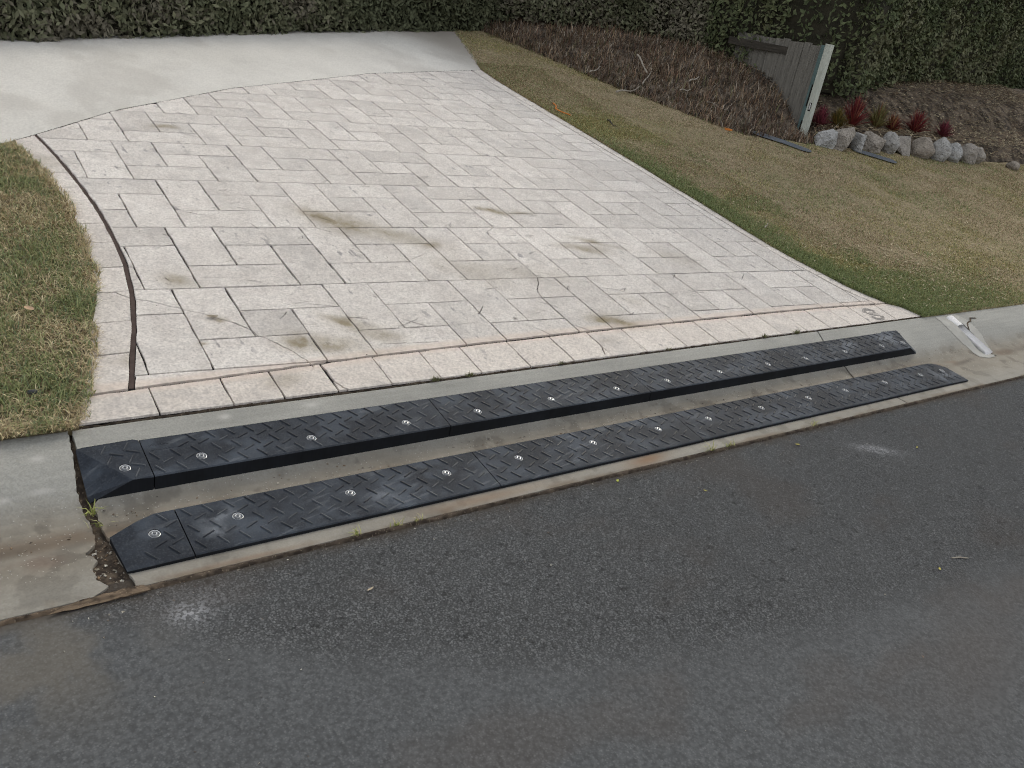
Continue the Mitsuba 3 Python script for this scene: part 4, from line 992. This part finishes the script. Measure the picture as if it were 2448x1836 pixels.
# ------------------------------------------------------------------ hedges behind
def hedge(line, h, thick, label, n_leaf, tones, seed, leaf=(0.05, 0.10)):
    q = np.random.default_rng(seed)
    ln = LineString(line); Ls = ln.length
    key = thing("hedge", label, "hedge")
    s = np.linspace(0, Ls, int(Ls / 0.15)); zt = np.linspace(0, 1, 22)
    pts = np.array([ln.interpolate(a).coords[0] for a in s]); tan = np.gradient(pts, axis=0); tan /= np.linalg.norm(tan, axis=1, keepdims=True)
    nr = np.stack([tan[:, 1], -tan[:, 0]], -1)
    base = land(pts[:, 0], pts[:, 1])
    prof_o = thick * np.sqrt(np.clip(1 - (np.abs(2 * zt - 0.85) / 1.16) ** 4, 0, 1))
    endt = np.sqrt(np.clip(np.minimum(s, Ls - s) / 0.45, 0.0004, 1))
    sides = []
    for sgn in (1, -1):
        X = pts[:, 0][:, None] + sgn * nr[:, 0][:, None] * endt[:, None] * prof_o[None]; Y = pts[:, 1][:, None] + sgn * nr[:, 1][:, None] * endt[:, None] * prof_o[None]
        Zz = base[:, None] - 0.05 + h * zt[None] + 0 * X
        b = 0.9 * thick * (meshkit.fbm(np.stack([X * 1.3, Y * 1.3, Zz * 1.3], -1), 3, seed) - 0.55)
        b = b * endt[:, None]; X = X + sgn * nr[:, 0][:, None] * b; Y = Y + sgn * nr[:, 1][:, None] * b
        Zz = Zz + 0.3 * (meshkit.fbm(np.stack([X * 0.9, Y * 0.9, X * 0 + 5], -1), 3, seed) - 0.5) * zt[None]
        sides.append((X, Y, Zz))
    core = cat([grid(*[a for a in sides[0]]), grid(*[a for a in sides[1]], True)])
    part(key, "twig_core", mikit.ply(core, "m_twigs"))
    X, Y, Zz = sides[0]
    iu = q.uniform(0, len(s) - 1.001, n_leaf); iv = q.uniform(0, len(zt) - 1.001, n_leaf)
    def samp(A):
        a, b = iu.astype(int), iv.astype(int); fu, fv = iu - a, iv - b
        return A[a, b] * (1 - fu) * (1 - fv) + A[a + 1, b] * fu * (1 - fv) + A[a, b + 1] * (1 - fu) * fv + A[a + 1, b + 1] * fu * fv
    C = np.c_[samp(X), samp(Y), samp(Zz)]
    nn = nr[iu.astype(int)]
    dep = q.uniform(-0.02, 0.13, n_leaf) + 0.16 * (meshkit.fbm(C * 3.5, 3, seed + 1) - 0.4)
    C[:, :2] += nn * dep[:, None]; C[:, 2] += q.normal(0, 0.03, n_leaf)
    L = q.uniform(*leaf, n_leaf); W = L * q.uniform(0.38, 0.55, n_leaf)
    a = q.normal(size=(n_leaf, 3)); a[:, 2] -= 0.4; a /= np.linalg.norm(a, axis=1, keepdims=True)
    nrm = np.c_[nn, np.full(n_leaf, 0.6)] + q.normal(0, 0.55, (n_leaf, 3))
    bb = np.cross(nrm, a); bb /= np.linalg.norm(bb, axis=1, keepdims=True) + 1e-9
    V = np.stack([C - a * L[:, None] / 2, C + bb * W[:, None] / 2, C + a * L[:, None] / 2, C - bb * W[:, None] / 2], 1).reshape(-1, 3)
    k = np.arange(n_leaf)[:, None] * 4
    F = (k[:, None] + np.array([[0, 1, 2], [0, 2, 3]])[None]).reshape(-1, 3)
    tn = np.array(tones); ci = np.clip(((meshkit.fbm(C * 1.6, 3, seed + 2) - 0.25) / 0.5 * len(tn) + q.normal(0, 0.7, n_leaf)).astype(int), 0, len(tn) - 1)
    part(key, "foliage", mikit.ply((V, F), "m_vcol", color=np.repeat(tn[ci] * q.uniform(0.7, 1.3, (n_leaf, 1)), 4, 0)))
bs("m_twigs", lambda p, n, uv: mix(C3(0.02, 0.02, 0.014), C3(0.05, 0.046, 0.03), fbm(p.x * 9, p.y * 9, p.z * 9, 3)), 0.95)
GD = [(0.10, 0.112, 0.066), (0.125, 0.135, 0.08), (0.155, 0.16, 0.10), (0.16, 0.148, 0.11)]
hedge([(-6, 4.6), (-2.5, 6.1), (0.45, 7.15), (2.3, 8.0), (5.0, 9.05), (7.4, 9.7)], 1.5, 0.35, "long dark hedge across the top of the driveway", 55000, GD, 71)
hedge([(7.3, 10.1), (8.4, 8.6), (9.3, 7.2), (9.9, 6.3), (10.6, 5.5)], 2.8, 0.38, "dull olive hedge above the dead grass bank and behind the paling fence", 40000, GD, 73)
hedge([(9.55, 6.9), (9.5, 5.9), (9.62, 5.25), (10.3, 5.2), (11.2, 5.6), (13, 6.1), (17, 6.9), (26, 8.4)], 3.9, 0.42, "tall dense dark green hedge behind the rocks and spiky plants on the right", 70000, [(0.075, 0.095, 0.045), (0.10, 0.12, 0.058), (0.125, 0.14, 0.072), (0.15, 0.155, 0.09)], 72)

# ------------------------------------------------------------------ small things
def stick(a, b, r, label, bend=0.006, h=0.02, mat="m_stick", name="stick", cat_="stick", group=None):
    a, b = np.array(a, float), np.array(b, float)
    t_ = np.linspace(0, 1, 6)
    xy = a[None] + (b - a)[None] * t_[:, None]
    d = b - a; nn = np.array([-d[1], d[0]]); 
    xy += nn[None] * (bend * np.sin(t_ * 5))[:, None]
    z = land(xy[:, 0], xy[:, 1]) + h + 0.01 * np.sin(t_ * 7)
    return thing(name, label, cat_, group, mikit.ply(tube(np.c_[xy, z], r * np.linspace(1, 0.6, 6), 6), mat, smooth=60))
BK = lambda x, y: (x - 0.25, y - 0.15)
stick(BK(7.126, 5.925), BK(7.649, 6.083), 0.013, "long pale bleached stick lying along the edge of the dead grass bank", h=0.05)
stick(BK(7.646, 6.038), BK(7.94, 6.235), 0.010, "short pale stick at the right tip of the long bleached stick", h=0.10)
stick(BK(8.147, 6.765), BK(7.85, 6.2), 0.014, "grey branch sloping down the bank behind the two pale sticks", h=0.12)
stick(BK(7.319, 6.709), BK(7.582, 6.825), 0.011, "pale stick at the upper left end of the dead grass bank", h=0.08)
stick(BK(8.165, 5.756), BK(8.345, 5.777), 0.012, "pale short stick in the middle of the dead grass bank", h=0.12)
stick(BK(7.94, 5.666), BK(8.06, 5.60), 0.010, "pale stub of stick just below the middle of the bank", h=0.10)
stick((7.871, 5.195), (8.008, 4.94), 0.010, "thin pale twig at the foot of the bank left of the fence", h=0.04)
stick((5.85, 4.72), (5.785, 4.5), 0.009, "dark thin twig lying on the dry lawn near the driveway", mat="m_darkwood")
stick((5.247 + .1, 2.0), (5.46, 2.07), 0.0055, "small white twig on the green fringe right of the driveway")
# orange cord pieces
t_ = np.linspace(0, 1, 9)
cx = np.interp(t_, [0, .5, 1], [5.47, 5.35, 5.40]); cy = np.interp(t_, [0, .5, 1], [5.22, 5.02, 4.80])
thing("cord", "curved piece of orange cord at the lawn edge beside the driveway", "cord", None, mikit.ply(tube(np.c_[cx + 0.03 * np.sin(t_ * 6), cy, land(cx, cy) + 0.03], 0.006), "m_orange", smooth=60))
thing("cord", "tiny orange cord scrap in the middle of the dry lawn", "cord", None, mikit.ply(tube(np.c_[7.6 + 0.07 * np.cos(t_ * 3.6 - 2.6), 4.56 + 0.07 * np.sin(t_ * 3.6 - 2.6), land(7.6 + 0 * t_, 4.56 + 0 * t_) + 0.025], 0.007), "m_orange", smooth=60))
# slate-grey flat strips laid on the lawn
def lawn_strip(pts, w, label):
    pg = LineString(pts).buffer(w, cap_style=1).simplify(0.01)
    m = drape(pg, lambda x, y: land(x, y) + 0.022, 0.05)
    thing("grey_strip", label, "weed mat", None, mikit.ply(m, "m_grey_strip", smooth=True))
lawn_strip([(8.08, 4.42), (8.25, 4.20), (8.36, 3.97)], 0.10, "slate-grey flat strip on the lawn in front of the fence")
lawn_strip([(9.50, 3.96), (9.62, 3.84), (9.77, 3.68)], 0.10, "slate-grey flat strip on the lawn below the narrow pale rock")
# fallen leaves
def leaf(x, y, zf, L, W, a, col, label, curl=0.25):
    if y < 0: L, W = L * 0.75, W * 0.75
    u_ = np.linspace(-1, 1, 9); s_ = np.linspace(-1, 1, 5)
    U2, S2 = np.meshgrid(u_, s_, indexing="ij")
    w = (1 - U2 ** 2) ** 0.7 * W / 2
    lx, ly = U2 * L / 2, S2 * w
    lz = curl * W * (S2 ** 2) * (1 - U2 ** 2) + 0.12 * L * U2 ** 2
    X = x + lx * math.cos(a) - ly * math.sin(a); Y = y + lx * math.sin(a) + ly * math.cos(a)
    m = grid(X, Y, zf + lz, True)
    thing("fallen_leaf", label, "leaf", None, mikit.ply(m, "m_vcol", smooth=True, color=np.repeat([col], len(m[0]), 0)))
leaf(-0.215, 1.36, float(surf(-0.2, 1.36)) + 0.035, 0.055, 0.030, 2.0, (0.46, 0.33, 0.22), "pale tan fallen leaf lying on the grass left of the driveway")
ylw_ = (0.42, 0.37, 0.10)
leaf(2.918, -0.317, -0.056, 0.035, 0.016, -0.5, ylw_, "yellow leaf on the asphalt, largest, just below the middle of the low ramp row")
leaf(3.614, -0.577, -0.056, 0.030, 0.012, 0.2, ylw_, "yellow leaf on the asphalt right of the pale chalky smear")
leaf(1.736, -0.255, -0.056, 0.030, 0.016, 0.6, (0.36, 0.40, 0.08), "yellow-green leaf on the asphalt near the orange stain on the kerb lip")
leaf(2.072, -0.46, -0.056, 0.026, 0.010, -1.0, ylw_, "small yellow leaf out on the dark asphalt below the low ramp row")
leaf(0.445, -0.482, -0.056, 0.040, 0.010, 0.3, (0.42, 0.36, 0.27), "thin pale curled leaf on the asphalt at lower left")
leaf(2.60, -1.27, -0.056, 0.03, 0.012, 0.6, ylw_, "yellow leaf on the asphalt near the right edge of the picture")
leaf(0.500, 1.245, float(surf(0.5, 1.245)) + 0.004, 0.055, 0.020, -0.35, (0.30, 0.26, 0.20), "grey-brown fallen leaf lying on the driveway slab beside the long crack")
leaf(2.045, 1.0, float(surf(2.045, 1.0)) + 0.003, 0.030, 0.012, -0.5, (0.26, 0.25, 0.24), "small grey leaf on the driveway in the middle of the front row of slabs")
P0 = np.array([(2.70, -1.235), (2.78, -1.26), (2.85, -1.30)])
thing("twig", "thin pale forked twig on the asphalt at the right edge", "twig", None, mikit.ply(tube(np.c_[P0 * 0.5 + np.array([2.78, -1.26]) * 0.5, np.full(3, -0.056)], 0.0028), "m_stick", smooth=60))
m, uvr = rock(-0.305, 0.755, .034, .014, .024, 0.0, 140, 1); m[0][:, 2] += 0.018
thing("pebble", "dark grey pebble half hidden in the grass left of the driveway", "pebble", None, mikit.ply(m, "m_pebble", smooth=True))
# bits of gravel and bark in the gutter and along the road edge
def chips(P, zf, r0, r1, tones, seed, both=False):
    q = np.random.default_rng(seed)
    ms, cs = [], []
    for x, y in P:
        pts = q.normal(size=(7, 3)); pts /= np.linalg.norm(pts, axis=1, keepdims=True)
        hm = trimesh.convex.convex_hull(pts)
        r = q.uniform(r0, r1)
        v = np.array(hm.vertices) * r * np.array([q.uniform(.7, 1.6), q.uniform(.6, 1.1), .55]) @ rotz(q.uniform(0, 3.1)).T
        ms.append((v + [x, y, float(zf(x, y) if both else zf(y)) + 0.35 * r], np.array(hm.faces)))
        cs.append(np.repeat([np.array(tones[q.integers(0, len(tones))]) * q.uniform(0.7, 1.2)], len(v), 0))
    return mikit.ply(cat(ms), "m_vcol", color=np.vstack(cs))
TN = [(0.40, 0.38, 0.33), (0.28, 0.25, 0.20), (0.12, 0.09, 0.065), (0.20, 0.14, 0.09), (0.50, 0.48, 0.43), (0.08, 0.07, 0.06)]
P = np.vstack([np.c_[rng.uniform(-0.2, 5.0, 420), rng.normal(0.155, 0.035, 420)], np.c_[rng.uniform(-1.0, -0.3, 40), rng.normal(0.08, 0.06, 40)], np.c_[rng.uniform(5.0, 5.6, 60), rng.normal(0.18, 0.03, 60)]])
P = P[(P[:, 1] > 0.102) | (P[:, 0] < -0.25)]; P = P[(P[:, 1] < 0.222) | (P[:, 0] > 5.0)]
thing("gutter_debris", "pale gravel and bark crumbs lying in the gutter between the two ramp rows", "debris", kind="stuff", shape=chips(P, kerb_z, 0.0016, 0.0048, TN, 81))
P = np.vstack([np.c_[rng.uniform(-0.4, 6, 380), -0.215 - np.abs(rng.normal(0, 0.05, 380))], np.c_[rng.uniform(-0.6, 4, 120), rng.uniform(-1.6, -0.25, 120)]])
Pj = np.c_[rng.uniform(-0.30, -0.19, 170), rng.uniform(-0.22, 0.10, 170)]; Pj = Pj[(Pj[:, 0] > jl(Pj[:, 1])) & (Pj[:, 0] < jr(Pj[:, 1]))]
thing("joint_rubble", "crumbled concrete bits and pebbles lying on the soil in the broken joint", "rubble", kind="stuff", shape=chips(Pj, lambda y: kerb_z(y) - 0.014, 0.002, 0.0075, TN, 84))
thing("road_grit", "tiny loose stones and crumbs scattered on the asphalt near the kerb", "grit", kind="stuff", shape=chips(P, lambda y: -0.060, 0.0014, 0.0040, TN, 82))
P = np.c_[rng.uniform(0.0, 5.2, 260), rng.uniform(0.60, 3.2, 260)]
P = P[P[:, 0] > left_edge(P[:, 1]) + 0.05]; P = P[rng.random(len(P)) < 0.65]
thing("driveway_grit", "few dark crumbs of soil and bark scattered on the stamped driveway", "grit", kind="stuff", shape=chips(P, surf, 0.0015, 0.0045, TN[1:4] + TN[5:], 83, True))
# weeds in the joints
def weed(x, y, z, n, L, cols, seed, label, flat=0.9):
    q = np.random.default_rng(seed)
    P = np.c_[x + q.normal(0, 0.012, n), y + q.normal(0, 0.004, n), np.full(n, z)]
    V, F, Cc = blades(P, q.uniform(0.5, 1.0, n) * L, q.uniform(0.3, 1.3, n) * flat, q.uniform(0, 6.28, n), q.uniform(0.003, 0.006, n), np.array(cols)[q.integers(0, len(cols), n)] * q.uniform(0.8, 1.2, (n, 1)))
    thing("weed", label, "weed", None, mikit.ply((V, F), "m_vcol", smooth=True, color=Cc))
YG = [(0.33, 0.36, 0.12), (0.24, 0.28, 0.08), (0.40, 0.40, 0.18)]
weed(-0.236, 0.185, -0.03, 16, 0.075, YG, 1, "bright yellow-green weed growing in the broken kerb joint by the upper ramp's left end")
weed(-0.225, 0.13, -0.045, 9, 0.06, YG, 2, "smaller weed in the broken kerb joint, just nearer the road")
for i, (x, n_, L, lab) in enumerate(((0.539, 16, 0.055, "yellowish weed at the asphalt edge, leftmost below the low ramp row"), (0.686, 14, 0.05, "yellowish weed at the asphalt edge, second from the left"), (0.784, 10, 0.04, "small weed at the asphalt edge, third from the left"),
                              (2.384, 12, 0.07, "upright straw-like weed at the asphalt edge near the middle of the low ramp row"), (2.519, 14, 0.05, "low yellow weed at the asphalt edge right of the upright straw-like one"), (3.21, 14, 0.06, "yellowish weed at the asphalt edge below the third ramp section"))):
    weed(x, -0.206, -0.058, n_, L, YG + [(0.45, 0.40, 0.22)], 10 + i, lab)
DG = [(0.13, 0.14, 0.06), (0.20, 0.19, 0.09), (0.10, 0.11, 0.05)]
for i, (x, n_, L, lab) in enumerate(((1.284, 34, 0.035, "olive weed in the crevice above the upper ramp, leftmost"), (1.47, 26, 0.03, "olive weed in the crevice above the upper ramp, second from the left"), (2.03, 20, 0.028, "small olive weed in the crevice above the second ramp section"),
                              (2.81, 20, 0.028, "small olive weed in the crevice above the third ramp section"), (3.66, 46, 0.035, "long olive weed in the crevice above the fourth ramp section"), (3.98, 46, 0.035, "olive weed tuft in the crevice just left of the right kerb joint"))):
    q0 = 0.552
    weed(x, q0, 0.098, n_, L, DG, 30 + i, lab, 1.15)
